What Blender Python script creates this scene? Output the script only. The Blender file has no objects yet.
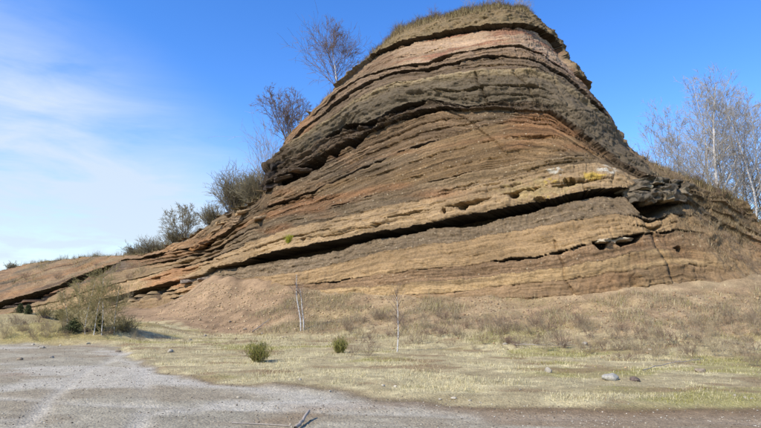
import bpy, math, random
import numpy as np
from mathutils import Vector
R = math.radians
rng = np.random.default_rng(7)
random.seed(7)
scene = bpy.context.scene
col = scene.collection

# ------------------------------------------------------------------ camera
EYE = 1.6
PITCH = R(8.8)
FPX = 554.0                                   # focal length in pixels of the 761 px wide photograph
cam_d = bpy.data.cameras.new('camera')
cam_d.sensor_width = 36.0
cam_d.lens = 36.0 * FPX / 761.0
cam_d.clip_end = 20000
cam = bpy.data.objects.new('camera', cam_d)
cam.location = (0, 0, EYE)
cam.rotation_euler = (R(90) + PITCH, 0, 0)
col.objects.link(cam)
scene.camera = cam

# ------------------------------------------------------------------ sky, sun, exposure
SUN = Vector((-0.60, -0.46, 0.70)).normalized()
EL = math.asin(SUN.z)
AZ = math.atan2(SUN.x, SUN.y)
w = bpy.data.worlds.new('World')
scene.world = w
w.use_nodes = True
nt = w.node_tree
nt.nodes.clear()
N = nt.nodes.new
out = N('ShaderNodeOutputWorld')
bg = N('ShaderNodeBackground')
bg.inputs['Strength'].default_value = 0.125
sky = N('ShaderNodeTexSky')
sky.sky_type = 'NISHITA'
sky.sun_disc = False
sky.sun_elevation = EL
sky.sun_rotation = AZ
sky.altitude = 600
sky.air_density = 1.0
sky.dust_density = 0.08
sky.ozone_density = 2.5
hs = N('ShaderNodeHueSaturation')
hs.inputs['Saturation'].default_value = 1.31
hs.inputs['Value'].default_value = 1.88
hs.inputs['Hue'].default_value = 0.512
nt.links.new(sky.outputs[0], hs.inputs['Color'])
# thin cirrus: stretched noise on the sky dome, a bank that thickens towards the north-west horizon
tc = N('ShaderNodeTexCoord')
mp = N('ShaderNodeMapping')
mp.inputs['Rotation'].default_value = (0, R(-16), R(12))
mp.inputs['Scale'].default_value = (2.0, 2.0, 9.0)
nt.links.new(tc.outputs['Generated'], mp.inputs['Vector'])
n1 = N('ShaderNodeTexNoise')
n1.inputs['Scale'].default_value = 2.2
n1.inputs['Detail'].default_value = 9
n1.inputs['Roughness'].default_value = 0.60
n1.inputs['Distortion'].default_value = 0.5
nt.links.new(mp.outputs[0], n1.inputs['Vector'])
dot = N('ShaderNodeVectorMath')
dot.operation = 'DOT_PRODUCT'
bank = Vector((-0.70, 0.60, -0.45)).normalized()
dot.inputs[1].default_value = bank
nt.links.new(tc.outputs['Generated'], dot.inputs[0])
def wmath(op, a, b, clamp=False):
    m = N('ShaderNodeMath')
    m.operation = op
    m.use_clamp = clamp
    for i, v in enumerate((a, b)):
        if isinstance(v, (int, float)):
            m.inputs[i].default_value = v
        else:
            nt.links.new(v, m.inputs[i])
    return m.outputs[0]
m1 = N('ShaderNodeMapRange')
m1.interpolation_type = 'SMOOTHSTEP'
m1.inputs['From Min'].default_value = 0.54
m1.inputs['From Max'].default_value = 0.78
nt.links.new(dot.outputs['Value'], m1.inputs['Value'])
nz = wmath('ADD', wmath('MULTIPLY', n1.outputs[0], 2.6), -0.35, False)
cov = wmath('MULTIPLY', m1.outputs[0], nz, True)
cov = wmath('MULTIPLY', cov, 0.92, True)
mix = N('ShaderNodeMix')
mix.data_type = 'RGBA'
nt.links.new(cov, mix.inputs[0])
nt.links.new(hs.outputs[0], mix.inputs[6])
mix.inputs[7].default_value = (4.7, 5.5, 6.4, 1)
nt.links.new(mix.outputs[2], bg.inputs['Color'])
nt.links.new(bg.outputs[0], out.inputs['Surface'])

sl = bpy.data.lights.new('sun', 'SUN')
sl.energy = 5.0
sl.angle = R(0.53)
sl.color = (1.0, 0.95, 0.87)
so = bpy.data.objects.new('sun', sl)
so.rotation_euler = SUN.to_track_quat('Z', 'Y').to_euler()
so.location = SUN * 120
col.objects.link(so)
vs = scene.view_settings
vs.view_transform = 'Standard'
vs.look = 'None'
vs.exposure = 0.26
vs.gamma = 1.0
vs.use_curve_mapping = False

# ------------------------------------------------------------------ helpers
def lin(c, k=1.0):
    """sRGB 0..255 -> linear, times k"""
    c = np.asarray(c, float) / 255.0
    return np.where(c <= 0.04045, c / 12.92, ((c + 0.055) / 1.055) ** 2.4) * k

ALB = 0.74                                    # photograph colours -> surface albedo

def sstep(a, b, x):
    t = np.clip((np.asarray(x, float) - a) / (b - a), 0, 1)
    return t * t * (3 - 2 * t)

def _hash(ix, iy, iz, seed):
    n = (ix.astype(np.int64) * 73856093) ^ (iy.astype(np.int64) * 19349663) ^ (iz.astype(np.int64) * 83492791) ^ (seed * 2654435761)
    n &= 0xffffffff
    n = ((n ^ (n >> 15)) * 2246822519) & 0xffffffff
    n = ((n ^ (n >> 13)) * 3266489917) & 0xffffffff
    n = n ^ (n >> 16)
    return n.astype(np.float64) / 4294967295.0

def vnoise(x, y, z, seed=0):
    """value noise in -1..1"""
    x, y, z = np.broadcast_arrays(np.asarray(x, float), np.asarray(y, float), np.asarray(z, float))
    ix, iy, iz = np.floor(x), np.floor(y), np.floor(z)
    fx, fy, fz = x - ix, y - iy, z - iz
    fx, fy, fz = fx * fx * (3 - 2 * fx), fy * fy * (3 - 2 * fy), fz * fz * (3 - 2 * fz)
    r = 0
    for dx in (0, 1):
        for dy in (0, 1):
            for dz in (0, 1):
                wgt = (fx if dx else 1 - fx) * (fy if dy else 1 - fy) * (fz if dz else 1 - fz)
                r = r + wgt * _hash(ix + dx, iy + dy, iz + dz, seed)
    return r * 2 - 1

def fbm(x, y, z, octs=4, seed=0, gain=0.5):
    a, s, f = 1.0, 0.0, 1.0
    for o in range(octs):
        s = s + a * vnoise(x * f, y * f, z * f, seed + o * 17)
        a *= gain
        f *= 2.03
    return s

def link(o, parent=None):
    col.objects.link(o)
    if parent is not None:
        o.parent = parent
    return o

def mesh_np(name, V, F, mat, parent=None, cols=None, smooth=False, strat=None):
    """one mesh object from numpy arrays: V (n,3), F (m,3|4)"""
    V = np.asarray(V, np.float32)
    F = np.asarray(F, np.int32)
    k = F.shape[1]
    me = bpy.data.meshes.new(name)
    me.vertices.add(len(V))
    me.vertices.foreach_set('co', V.ravel())
    me.loops.add(F.size)
    me.loops.foreach_set('vertex_index', F.ravel())
    me.polygons.add(len(F))
    me.polygons.foreach_set('loop_start', np.arange(0, F.size, k, dtype=np.int32))
    me.polygons.foreach_set('loop_total', np.full(len(F), k, np.int32))
    if smooth:
        me.polygons.foreach_set('use_smooth', np.ones(len(F), bool))
    if cols is not None:
        at_ = me.attributes.new('Col', 'FLOAT_COLOR', 'POINT')
        c4 = np.ones((len(V), 4), np.float32)
        cols = np.asarray(cols)
        c4[:, :cols.shape[1]] = cols
        at_.data.foreach_set('color', c4.ravel())
    if strat is not None:
        at_ = me.attributes.new('strat', 'FLOAT', 'POINT')
        at_.data.foreach_set('value', np.asarray(strat, np.float32))
    me.update()
    me.validate()
    if mat is not None:
        me.materials.append(mat)
    o = bpy.data.objects.new(name, me)
    return link(o, parent)

def tag(o, label=None, cat=None, group=None, kind=None):
    if label: o['label'] = label
    if cat: o['category'] = cat
    if group: o['group'] = group
    if kind: o['kind'] = kind
    return o

def empty(name, loc=(0, 0, 0), rz=0.0, sc=1.0):
    o = bpy.data.objects.new(name, None)
    o.location = loc
    o.rotation_euler = (0, 0, rz)
    o.scale = (sc, sc, sc)
    o.empty_display_size = 0.2
    return link(o)

def copy_tree(o, parent=None):
    c = o.copy()
    link(c, parent)
    for ch in list(o.children):
        copy_tree(ch, c)
    return c

# ------------------------------------------------------------------ materials
def new_mat(name):
    m = bpy.data.materials.new(name)
    m.use_nodes = True
    t = m.node_tree
    b = t.nodes['Principled BSDF']
    b.inputs['Roughness'].default_value = 0.95
    b.inputs['Specular IOR Level'].default_value = 0.15
    return m, t, b

def nnode(t, typ, **kw):
    n = t.nodes.new(typ)
    for k, v in kw.items():
        n.inputs[k].default_value = v
    return n

def mixcol(t, fac, a, b, blend='MIX'):
    m = t.nodes.new('ShaderNodeMix')
    m.data_type = 'RGBA'
    m.blend_type = blend
    for sock, v in ((m.inputs[0], fac), (m.inputs[6], a), (m.inputs[7], b)):
        if hasattr(v, 'is_linked'):
            t.links.new(v, sock)
        elif isinstance(v, (int, float)):
            sock.default_value = v
        else:
            sock.default_value = (*v[:3], 1)
    return m.outputs[2]

def ramp(t, val, stops):
    r = t.nodes.new('ShaderNodeMapRange')
    r.inputs['From Min'].default_value, r.inputs['From Max'].default_value = stops[0]
    r.inputs['To Min'].default_value, r.inputs['To Max'].default_value = stops[1]
    t.links.new(val, r.inputs['Value'])
    return r.outputs[0]

def rock_mat(name, clast=0.0, grain=1.0, bump=0.5):
    """bed colour from the mesh, grain, pale clasts, fine lamination and relief"""
    m, t, b = new_mat(name)
    a = t.nodes.new('ShaderNodeAttribute')
    a.attribute_name = 'Col'
    g = t.nodes.new('ShaderNodeNewGeometry')
    n_f = nnode(t, 'ShaderNodeTexNoise', Scale=11.0, Detail=8.0, Roughness=0.80)
    t.links.new(g.outputs['Position'], n_f.inputs['Vector'])
    n_c = nnode(t, 'ShaderNodeTexNoise', Scale=0.7, Detail=6.0, Roughness=0.6)
    t.links.new(g.outputs['Position'], n_c.inputs['Vector'])
    k = ramp(t, n_f.outputs[0], ((0.30, 0.70), (1 - 0.52 * grain, 1 + 0.52 * grain)))
    c1 = mixcol(t, 1.0, a.outputs['Color'], k, 'MULTIPLY')
    k2 = ramp(t, n_c.outputs[0], ((0.3, 0.7), (0.84, 1.16)))
    c2 = mixcol(t, 1.0, c1, k2, 'MULTIPLY')
    # fine lamination along the bedding
    st = t.nodes.new('ShaderNodeAttribute')
    st.attribute_name = 'strat'
    sx = t.nodes.new('ShaderNodeSeparateXYZ')
    t.links.new(g.outputs['Position'], sx.inputs[0])
    cb_ = t.nodes.new('ShaderNodeCombineXYZ')
    def sc_(sock, f):
        q = t.nodes.new('ShaderNodeMath')
        q.operation = 'MULTIPLY'
        t.links.new(sock, q.inputs[0])
        q.inputs[1].default_value = f
        return q.outputs[0]
    t.links.new(sc_(sx.outputs[0], 0.16), cb_.inputs[0])
    t.links.new(sc_(sx.outputs[1], 0.16), cb_.inputs[1])
    t.links.new(sc_(st.outputs['Fac'], 7.0), cb_.inputs[2])
    n_l = nnode(t, 'ShaderNodeTexNoise', Scale=1.0, Detail=6.0, Roughness=0.74)
    t.links.new(cb_.outputs[0], n_l.inputs['Vector'])
    kl = ramp(t, n_l.outputs[0], ((0.34, 0.66), (0.36, 1.50)))
    c2 = mixcol(t, a.outputs['Alpha'], c2, mixcol(t, 1.0, c2, kl, 'MULTIPLY'))
    vo = nnode(t, 'ShaderNodeTexVoronoi', Scale=5.5)
    t.links.new(g.outputs['Position'], vo.inputs['Vector'])
    if clast > 0:
        vo2 = nnode(t, 'ShaderNodeTexVoronoi', Scale=3.4)
        t.links.new(g.outputs['Position'], vo2.inputs['Vector'])
        cl = ramp(t, vo2.outputs['Distance'], ((0.16, 0.10), (0.0, clast)))
        c2 = mixcol(t, cl, c2, lin((225, 205, 165), ALB))
        dk = ramp(t, vo.outputs['Distance'], ((0.20, 0.13), (0.0, 0.35 * clast)))
        c2 = mixcol(t, dk, c2, lin((90, 70, 55), ALB))
    t.links.new(c2, b.inputs['Base Color'])
    bp = nnode(t, 'ShaderNodeBump', Strength=min(1.0, bump * 1.5), Distance=0.10)
    hsum = t.nodes.new('ShaderNodeMath')
    hsum.operation = 'MULTIPLY_ADD'
    t.links.new(vo.outputs['Distance'], hsum.inputs[0])
    hsum.inputs[1].default_value = -0.35
    t.links.new(n_f.outputs[0], hsum.inputs[2])
    hl = t.nodes.new('ShaderNodeMath')
    hl.operation = 'MULTIPLY_ADD'
    t.links.new(n_l.outputs[0], hl.inputs[0])
    hl.inputs[1].default_value = 2.2
    t.links.new(hsum.outputs[0], hl.inputs[2])
    t.links.new(hl.outputs[0], bp.inputs['Height'])
    t.links.new(bp.outputs[0], b.inputs['Normal'])
    return m

M_ROCK = rock_mat('rock_ash', clast=0.5)
M_ROCKSM = rock_mat('rock_tuff', clast=0.0, grain=0.8, bump=0.4)

def plain_mat(name, rgb, var=0.25, scale=20.0, use_attr=False, translucent=0.0):
    m, t, b = new_mat(name)
    g = t.nodes.new('ShaderNodeNewGeometry')
    n = nnode(t, 'ShaderNodeTexNoise', Scale=scale, Detail=4.0)
    t.links.new(g.outputs['Position'], n.inputs['Vector'])
    k = ramp(t, n.outputs[0], ((0.3, 0.7), (1 - var, 1 + var)))
    if use_attr:
        a = t.nodes.new('ShaderNodeAttribute')
        a.attribute_name = 'Col'
        src = a.outputs['Color']
    else:
        src = lin(rgb, ALB)
    c = mixcol(t, 1.0, src, k, 'MULTIPLY')
    t.links.new(c, b.inputs['Base Color'])
    return m

def birch_mat():
    m, t, b = new_mat('birch_bark')
    tc_ = t.nodes.new('ShaderNodeTexCoord')
    mp_ = nnode(t, 'ShaderNodeMapping', Scale=(6, 6, 14))
    t.links.new(tc_.outputs['Object'], mp_.inputs['Vector'])
    n = nnode(t, 'ShaderNodeTexNoise', Scale=1.6, Detail=4.0)
    t.links.new(mp_.outputs[0], n.inputs['Vector'])
    f = ramp(t, n.outputs[0], ((0.52, 0.66), (0.0, 0.8)))
    c = mixcol(t, f, lin((215, 208, 198), 0.85), lin((80, 70, 64), ALB))
    t.links.new(c, b.inputs['Base Color'])
    return m

M_BIRCH = birch_mat()
M_BARK = plain_mat('grey_bark', (120, 108, 98), 0.3, 12)
M_TWIG_PURPLE = plain_mat('birch_twigs', (188, 178, 162), 0.2, 8)
M_TWIG_GREY = plain_mat('grey_twigs', (150, 138, 108), 0.2, 8)
M_TWIG_OLIVE = plain_mat('olive_twigs', (170, 154, 104), 0.2, 8)
M_TWIG_DARK = plain_mat('dark_olive_twigs', (112, 104, 70), 0.25, 8)
M_TWIG_BROWN = plain_mat('brown_twigs', (138, 118, 104), 0.2, 8)
M_TWIG_DRY = plain_mat('dry_twigs', (164, 142, 114), 0.25, 8)
M_TWIG_PALE = plain_mat('pale_dry_twigs', (186, 166, 130), 0.25, 8)
M_TWIG_RED = plain_mat('reddish_twigs', (146, 120, 100), 0.25, 8)
M_GRASS = plain_mat('dry_grass', (0, 0, 0), 0.15, 30, use_attr=True)
M_BROOM = plain_mat('broom_green', (142, 136, 70), 0.3, 25)
M_BROOM_Y = plain_mat('moss_green', (178, 176, 50), 0.3, 25)
M_CONIFER = plain_mat('conifer_green', (98, 102, 64), 0.3, 20)
M_WOOD = plain_mat('dead_wood', (176, 162, 146), 0.35, 40)
M_STONE = plain_mat('loose_stone', (0, 0, 0), 0.3, 22, use_attr=True)

# ------------------------------------------------------------------ measured layout: image <-> world
CP, SP = math.cos(PITCH), math.sin(PITCH)
def ray(px, py):
    a = (np.asarray(px, float) - 380.5) / FPX
    b = (214.0 - np.asarray(py, float)) / FPX
    return a, CP - b * SP, SP + b * CP        # direction x, y, z

def project(x, y, z):
    zz = z - EYE
    f = y * CP + zz * SP
    u = -y * SP + zz * CP
    return 380.5 + FPX * x / f, 214.0 - FPX * u / f

# foot of the rock face in plan, (column, distance), smoothed
_fp = np.array([(-330, 92), (-160, 74), (-60, 64), (0, 57), (50, 51), (100, 45), (150, 39.5), (190, 36), (230, 33),
                (300, 30), (380, 27.5), (450, 25.5), (540, 23.5), (620, 22), (690, 21.3), (761, 21), (860, 21.3),
                (1000, 22.5), (1150, 25)], float)
_fx = (_fp[:, 0] - 380.5) / FPX * _fp[:, 1]
_xs = np.linspace(-130, 45, 3501)
def _smooth(v, n):
    k = np.hanning(n)
    k /= k.sum()
    return np.convolve(np.pad(v, n // 2, mode='edge'), k, mode='same')[n // 2: n // 2 + len(v)]
_y0 = _smooth(np.interp(_xs, _fx, _fp[:, 1]), 121)
def Y0(x): return np.interp(x, _xs, _y0)
_ct = _smooth(np.interp(_xs, [-130, -34, -22, -14, -9, -6, 9, 13, 18, 45],
                        [1.9, 1.9, 1.7, 1.15, 0.75, 0.60, 0.56, 0.66, 0.95, 1.2]), 61)
def COT(x): return np.interp(x, _xs, _ct)

def B(x, z):
    """smooth base surface of the rock face: distance y over (x, z)"""
    x = np.asarray(x, float)
    z = np.asarray(z, float)
    up = sstep(7.0, 11.0, z)
    xn = 10.6 - 1.6 * sstep(9, 20, z)
    s = (x - xn)
    rec = 0.5 * (s + np.sqrt(s * s + 4.0)) * (0.12 + 0.75 * up)
    bow = -0.7 * np.sin(np.clip(z / 20, 0, 1) * math.pi) * sstep(-14, -6, x)
    lean = 0.018 * np.clip(z - 14, 0, 20) ** 2
    return Y0(x) + COT(x) * z + rec + bow + lean

def at_base(px, py):
    """pixel of the photograph -> point on the base surface of the rock face"""
    px = np.atleast_1d(np.asarray(px, float))
    py = np.atleast_1d(np.asarray(py, float))
    dx, dy, dz = ray(px, py)
    ts = np.linspace(14, 170, 2600)
    X = dx[:, None] * ts
    Y = dy[:, None] * ts
    Z = EYE + dz[:, None] * ts
    g = Y - B(X, Z)
    idx = np.argmax(g > 0, axis=1)
    i0 = np.maximum(idx - 1, 0)
    r = np.arange(len(px))
    g0, g1 = g[r, i0], g[r, idx]
    tt = ts[i0] + (ts[idx] - ts[i0]) * np.where(g1 != g0, -g0 / (g1 - g0 + 1e-9), 0)
    ok = (idx > 0)
    if len(px) > 1:
        return (dx * tt)[ok], (dy * tt)[ok], (EYE + dz * tt)[ok]
    return dx * tt, dy * tt, EYE + dz * tt

# skyline of the rock face
SIL = [(-330, 292), (-200, 290), (-60, 283), (0, 270), (20, 265), (50, 261), (80, 258), (110, 256), (140, 255), (165, 248), (180, 240),
       (200, 231), (212, 224), (222, 215), (235, 210), (250, 206), (260, 198), (266, 186), (271, 170), (277, 155), (284, 143),
       (292, 132), (303, 120), (315, 109), (328, 96), (342, 82), (356, 70), (370, 57), (383, 44), (395, 33), (410, 25),
       (430, 19), (450, 15), (470, 10), (490, 7), (510, 6), (525, 10), (540, 18), (552, 29), (560, 40), (567, 54),
       (571, 66), (580, 80), (592, 98), (605, 112), (618, 124), (630, 140), (640, 152), (655, 162), (675, 173), (700, 186),
       (720, 197), (740, 210), (761, 226), (800, 247), (860, 266), (960, 290)]
# bedding planes traced on the face, top to bottom
LN = {
 1: [(-330, 270), (0, 240), (250, 180), (300, 110), (345, 83), (358, 72), (372, 60), (385, 52), (400, 46), (415, 42), (430, 40), (450, 36), (475, 32), (495, 30), (515, 29), (530, 31), (545, 42), (556, 53), (563, 63), (571, 74), (600, 100), (640, 140), (760, 200), (960, 270)],
 2: [(-330, 272), (0, 242), (250, 185), (300, 126), (310, 118), (325, 106), (340, 92), (355, 82), (370, 74), (385, 70), (400, 67), (430, 65), (445, 58), (460, 55), (480, 50), (500, 47), (520, 47), (540, 54), (556, 66), (570, 77), (585, 91), (610, 115), (640, 145), (760, 205), (960, 273)],
 3: [(-330, 274), (0, 244), (250, 190), (300, 132), (315, 120), (330, 108), (345, 98), (355, 91), (370, 82), (385, 76), (400, 72), (430, 70), (445, 66), (465, 61), (480, 58), (500, 56), (520, 58), (540, 63), (560, 76), (575, 88), (590, 103), (612, 122), (640, 150), (760, 210), (960, 276)],
 4: [(-330, 276), (0, 246), (250, 194), (280, 152), (300, 140), (315, 131), (325, 124), (340, 117), (350, 109), (360, 101), (370, 97), (385, 90), (400, 84), (415, 83), (440, 79), (460, 75), (490, 73), (510, 72), (530, 74), (545, 79), (560, 90), (575, 101), (590, 113), (605, 124), (620, 138), (640, 157), (760, 214), (960, 279)],
 5: [(-330, 278), (0, 248), (250, 198), (276, 166), (295, 156), (315, 147), (322, 138), (335, 130), (345, 124), (355, 123), (365, 123), (375, 119), (385, 113), (400, 104), (420, 100), (435, 99), (450, 103), (465, 106), (485, 103), (510, 101), (535, 102), (550, 108), (565, 120), (580, 132), (600, 146), (620, 160), (640, 172), (660, 181), (760, 219), (960, 282)],
 6: [(-330, 280), (0, 250), (250, 204), (268, 186), (275, 182), (290, 172), (310, 162), (330, 152), (350, 142), (370, 132), (400, 120), (420, 112), (440, 108), (465, 110), (500, 108), (550, 114), (580, 137), (600, 150), (620, 164), (640, 176), (660, 185), (760, 223), (960, 284)],
 7: [(-330, 345), (-60, 320), (0, 303), (60, 285), (110, 264), (125, 260), (140, 258), (160, 253), (180, 249), (200, 245), (212, 240), (222, 234), (235, 224), (250, 215), (260, 209), (275, 202), (300, 194), (315, 190), (340, 178), (360, 168), (380, 160), (400, 152), (440, 138), (480, 127), (510, 121), (550, 124), (580, 142), (600, 154), (620, 167), (640, 179), (660, 188), (760, 226), (960, 286)],
 8: [(-330, 350), (-60, 326), (0, 309), (60, 292), (100, 277), (130, 268), (160, 262), (180, 258), (200, 253), (215, 248), (235, 238), (250, 230), (270, 222), (300, 213), (340, 204), (370, 196), (400, 189), (440, 178), (480, 170), (540, 159), (560, 156), (590, 155), (610, 161), (630, 171), (660, 191), (760, 229), (960, 288)],
 9: [(-330, 356), (-60, 334), (0, 316), (60, 300), (100, 287), (130, 280), (170, 269), (190, 264), (210, 258), (225, 253), (240, 246), (260, 238), (280, 232), (310, 224), (340, 217), (370, 209), (400, 203), (430, 197), (460, 190), (480, 184), (510, 177), (540, 170), (560, 166), (580, 163), (600, 162), (615, 167), (630, 175), (645, 180), (670, 194), (700, 205), (760, 233), (960, 290)],
 10: [(-330, 366), (-60, 343), (0, 325), (30, 318), (60, 310), (100, 300), (130, 293), (160, 286), (175, 281), (205, 276), (215, 268), (235, 264), (255, 258), (275, 253), (300, 248), (320, 244), (340, 242), (360, 237), (400, 230), (430, 225), (450, 221), (480, 215), (500, 211), (530, 204), (560, 199), (590, 193), (610, 190), (627, 189), (636, 197), (648, 201), (660, 201), (672, 199), (685, 206), (700, 213), (740, 234), (780, 252), (960, 300)],
 11: [(-330, 368), (-60, 345), (0, 327), (30, 320), (60, 312), (100, 302), (130, 296), (160, 289), (175, 284), (205, 278), (215, 271), (235, 270), (270, 267), (300, 263), (320, 260), (345, 255), (355, 248), (380, 243), (400, 239), (420, 235), (432, 231), (450, 232), (470, 233), (490, 228), (500, 222), (530, 218), (545, 212), (560, 208), (590, 202), (605, 199), (627, 201), (638, 212), (646, 217), (660, 214), (672, 205), (685, 208), (700, 215), (740, 237), (780, 255), (960, 303)],
 12: [(-330, 372), (-60, 349), (0, 331), (50, 321), (100, 309), (150, 294), (175, 288), (200, 284), (215, 280), (260, 276), (300, 272), (340, 263), (380, 253), (420, 245), (460, 240), (500, 233), (540, 226), (580, 219), (600, 216), (620, 215), (650, 222), (670, 215), (690, 217), (710, 226), (740, 245), (780, 262), (960, 308)],
 13: [(-330, 378), (-60, 355), (0, 337), (100, 315), (150, 301), (180, 296), (200, 292), (240, 287), (265, 286), (300, 285), (340, 281), (380, 275), (420, 269), (450, 266), (480, 263), (510, 260), (540, 256), (560, 252), (575, 247), (600, 241), (620, 238), (640, 235), (660, 232), (680, 230), (700, 234), (740, 254), (780, 268), (960, 312)],
 14: [(-330, 384), (-60, 361), (0, 343), (100, 321), (180, 303), (215, 298), (300, 293), (340, 288), (400, 284), (450, 279), (500, 275), (560, 267), (600, 260), (640, 252), (680, 247), (720, 254), (761, 269), (960, 318)],
 15: [(-330, 390), (-60, 367), (0, 349), (100, 327), (215, 305), (340, 297), (420, 294), (480, 288), (560, 280), (620, 272), (680, 263), (720, 268), (761, 279), (960, 324)],
 16: [(-330, 398), (-60, 375), (0, 357), (100, 335), (215, 314), (340, 306), (480, 300), (600, 294), (690, 281), (761, 291), (960, 332)],
 17: [(-330, 440), (-60, 420), (0, 400), (100, 375), (215, 352), (340, 345), (480, 340), (600, 335), (761, 335), (960, 360)],
}
NB = 17
def poly_world(pts):
    p = np.array(pts, float)
    px = np.arange(p[0, 0], p[-1, 0] + 1, 3.0)
    py = np.interp(px, p[:, 0], p[:, 1])
    return at_base(px, py)

# columns of the rock sheet, evenly spread as seen from the quarry floor
_px = np.arange(-230, 880, 0.84)
_a = (_px - 380.5) / FPX
_xc = np.sort(np.interp(_a, _fx / _fp[:, 1], _fx))
# sharpen: columns on foot curve
XC = _xc
NC = len(XC)

cx, cy, cz = poly_world(SIL)
o_ = np.argsort(cx)
CREST = np.interp(XC, cx[o_], cz[o_])
CREST = CREST + 0.10 * fbm(XC * 0.9, 0, 0, 4, 5) + 0.05 * vnoise(XC * 4, 0, 0, 6)
def crest_z(x): return np.interp(x, XC, CREST)

LZ = np.zeros((NB + 2, NC))                    # heights of the bedding planes per column
LZ[0] = CREST + 0.01
for k in range(1, NB + 1):
    x_, y_, z_ = poly_world(LN[k])
    o_ = np.argsort(x_)
    LZ[k] = np.interp(XC, x_[o_], z_[o_])
_pl, _ = project(XC, B(XC, LZ[10]), LZ[10])
LZ[11] = LZ[10] + (0.62 + 0.5 * sstep(622, 634, _pl) * sstep(682, 672, _pl)) * (LZ[11] - LZ[10])
LZ[NB + 1] = LZ[NB] - 6
for k in range(1, NB + 2):
    LZ[k] = np.minimum(LZ[k], LZ[k - 1] - 0.004)

# ------------------------------------------------------------------ rock sheet
NR = 500
v = np.linspace(0, 1, NR)
ZB = -0.6
X = np.repeat(XC[None, :], NR, 0)
Z = ZB + (CREST[None, :] - ZB) * (1 - v[:, None])      # row 0 = crest
YB = B(X, Z)
# wavy, crumbling bedding planes
Zw = Z + 0.06 * fbm(X * 0.55, YB * 0.2, Z * 0.5, 4, 11) + 0.05 * fbm(X * 2.7, YB * 2.7, Z * 2.7, 3, 12)
H = np.zeros_like(Z)
for j in range(NC):
    H[:, j] = np.interp(-Zw[:, j], -LZ[:, j], np.arange(NB + 2))
H = np.clip(H, 0, NB + 0.999)
K = np.minimum(np.floor(H).astype(int), NB)
Fr = H - K
# metric depth below the top of the bed, and bed thickness
LZT = np.take_along_axis(LZ, K, 0)
LZB = np.take_along_axis(LZ, np.minimum(K + 1, NB + 1), 0)
TH = np.maximum(LZT - LZB, 0.01)
DB = np.clip(LZT - Zw, 0, None)                # metres under the bed's top
UB = np.clip(Zw - LZB, 0, None)                # metres over the bed's bottom
PX, PY = project(X, YB, Z)

#            prot  lam  rough  joints   colour            label
BED = [
 (0.42, 0.05, 0.20, 0.05, (146, 124, 86), 'grassy brown soil cap along the crest'),
 (0.18, 0.06, 0.09, 0.03, (204, 168, 130), 'pale pink ash bed under the soil cap'),
 (0.12, 0.08, 0.07, 0.04, (156, 128, 100), 'thin brown ledges between two dark cracks'),
 (-0.05, 0.09, 0.06, 0.03, (122, 102, 80), 'grey brown banded bed high on the face'),
 (0.34, 0.08, 0.11, 0.04, (112, 99, 78), 'thick olive grey bed with a sharp upper edge'),
 (0.14, 0.16, 0.09, 0.08, (98, 82, 66), 'dark brown ledges above the black wedge'),
 (-0.14, 0.08, 0.05, 0.01, (132, 105, 74), 'brown finely banded cinder bed'),
 (-0.16, 0.05, 0.05, 0.01, (144, 113, 72), 'ochre brown cinder bed with pale specks'),
 (-0.14, 0.05, 0.06, 0.01, (150, 122, 82), 'grey brown cinder bed over the buff ledge'),
 (0.26, 0.08, 0.09, 0.05, (186, 153, 106), 'thick buff ledge overhanging the black gap'),
 (-1.9, 0.03, 0.12, 0.00, (50, 44, 40), 'black undercut gap below the buff ledge'),  # near-black shade of the undercut is put into this colour
 (-0.04, 0.06, 0.10, 0.05, (150, 128, 98), 'grey brown band under the black gap'),
 (0.03, 0.05, 0.07, 0.03, (182, 147, 98), 'buff yellow bed in the lower face'),
 (0.00, 0.05, 0.07, 0.02, (160, 126, 88), 'reddish brown band in the lower face'),
 (0.03, 0.05, 0.07, 0.02, (184, 150, 98), 'yellow buff band near the foot'),
 (0.01, 0.05, 0.07, 0.02, (168, 134, 92), 'brown buff band near the foot'),
 (0.02, 0.07, 0.08, 0.04, (184, 146, 102), 'sandy lowest bed at the foot'),
 (0.00, 0.05, 0.08, 0.02, (182, 142, 102), 'sandy base of the face'),
]
PROT = np.array([b[0] for b in BED])
LAM = np.array([b[1] for b in BED])
ROU = np.array([b[2] for b in BED])
JNT = np.array([b[3] for b in BED])
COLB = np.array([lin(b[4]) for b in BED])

# ----- relief
D = PROT[K]
hillside = sstep(178, 130, PX)
left = sstep(-9.5, -16, X)                     # the far quarry hill is rubbed smoother
D = np.where(K == 10, -0.15 + (D + 0.15) * sstep(212, 250, PX), D)
D = np.where(K == 10, D * np.clip(0.25 + 1.2 * sstep(0.05, 0.3, TH), 0, 1), D)
# right flank: weathered slope, beds hardly stand out
flank = sstep(12.6, 14.2, X - 0.10 * np.clip(Z - 6, 0, 20) + 0.8 * vnoise(X * .4, Z * .4, 0, 44))
D = D * (1 - 0.94 * flank)
D = D * (1 - 0.93 * hillside)
# the olive grey bed rounds off downwards, the buff ledge comes forward to its lip
D = D + np.where(K == 4, -0.50 * sstep(0.45, 1.0, Fr) + 0.16 * sstep(0.25, 0, Fr), 0)
D = D + np.where(K == 9, -0.30 * sstep(0.5, 0.0, Fr) + 0.12 * sstep(0.6, 1.0, Fr), 0)
D = D + np.where(K == 0, 0.25 * sstep(0.4, 1.0, Fr) - 0.5 * sstep(0.5, 0.0, Fr), 0)
D = D + np.where(K == 5, 0.15 * np.sin(Fr * 9.0), 0)
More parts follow.
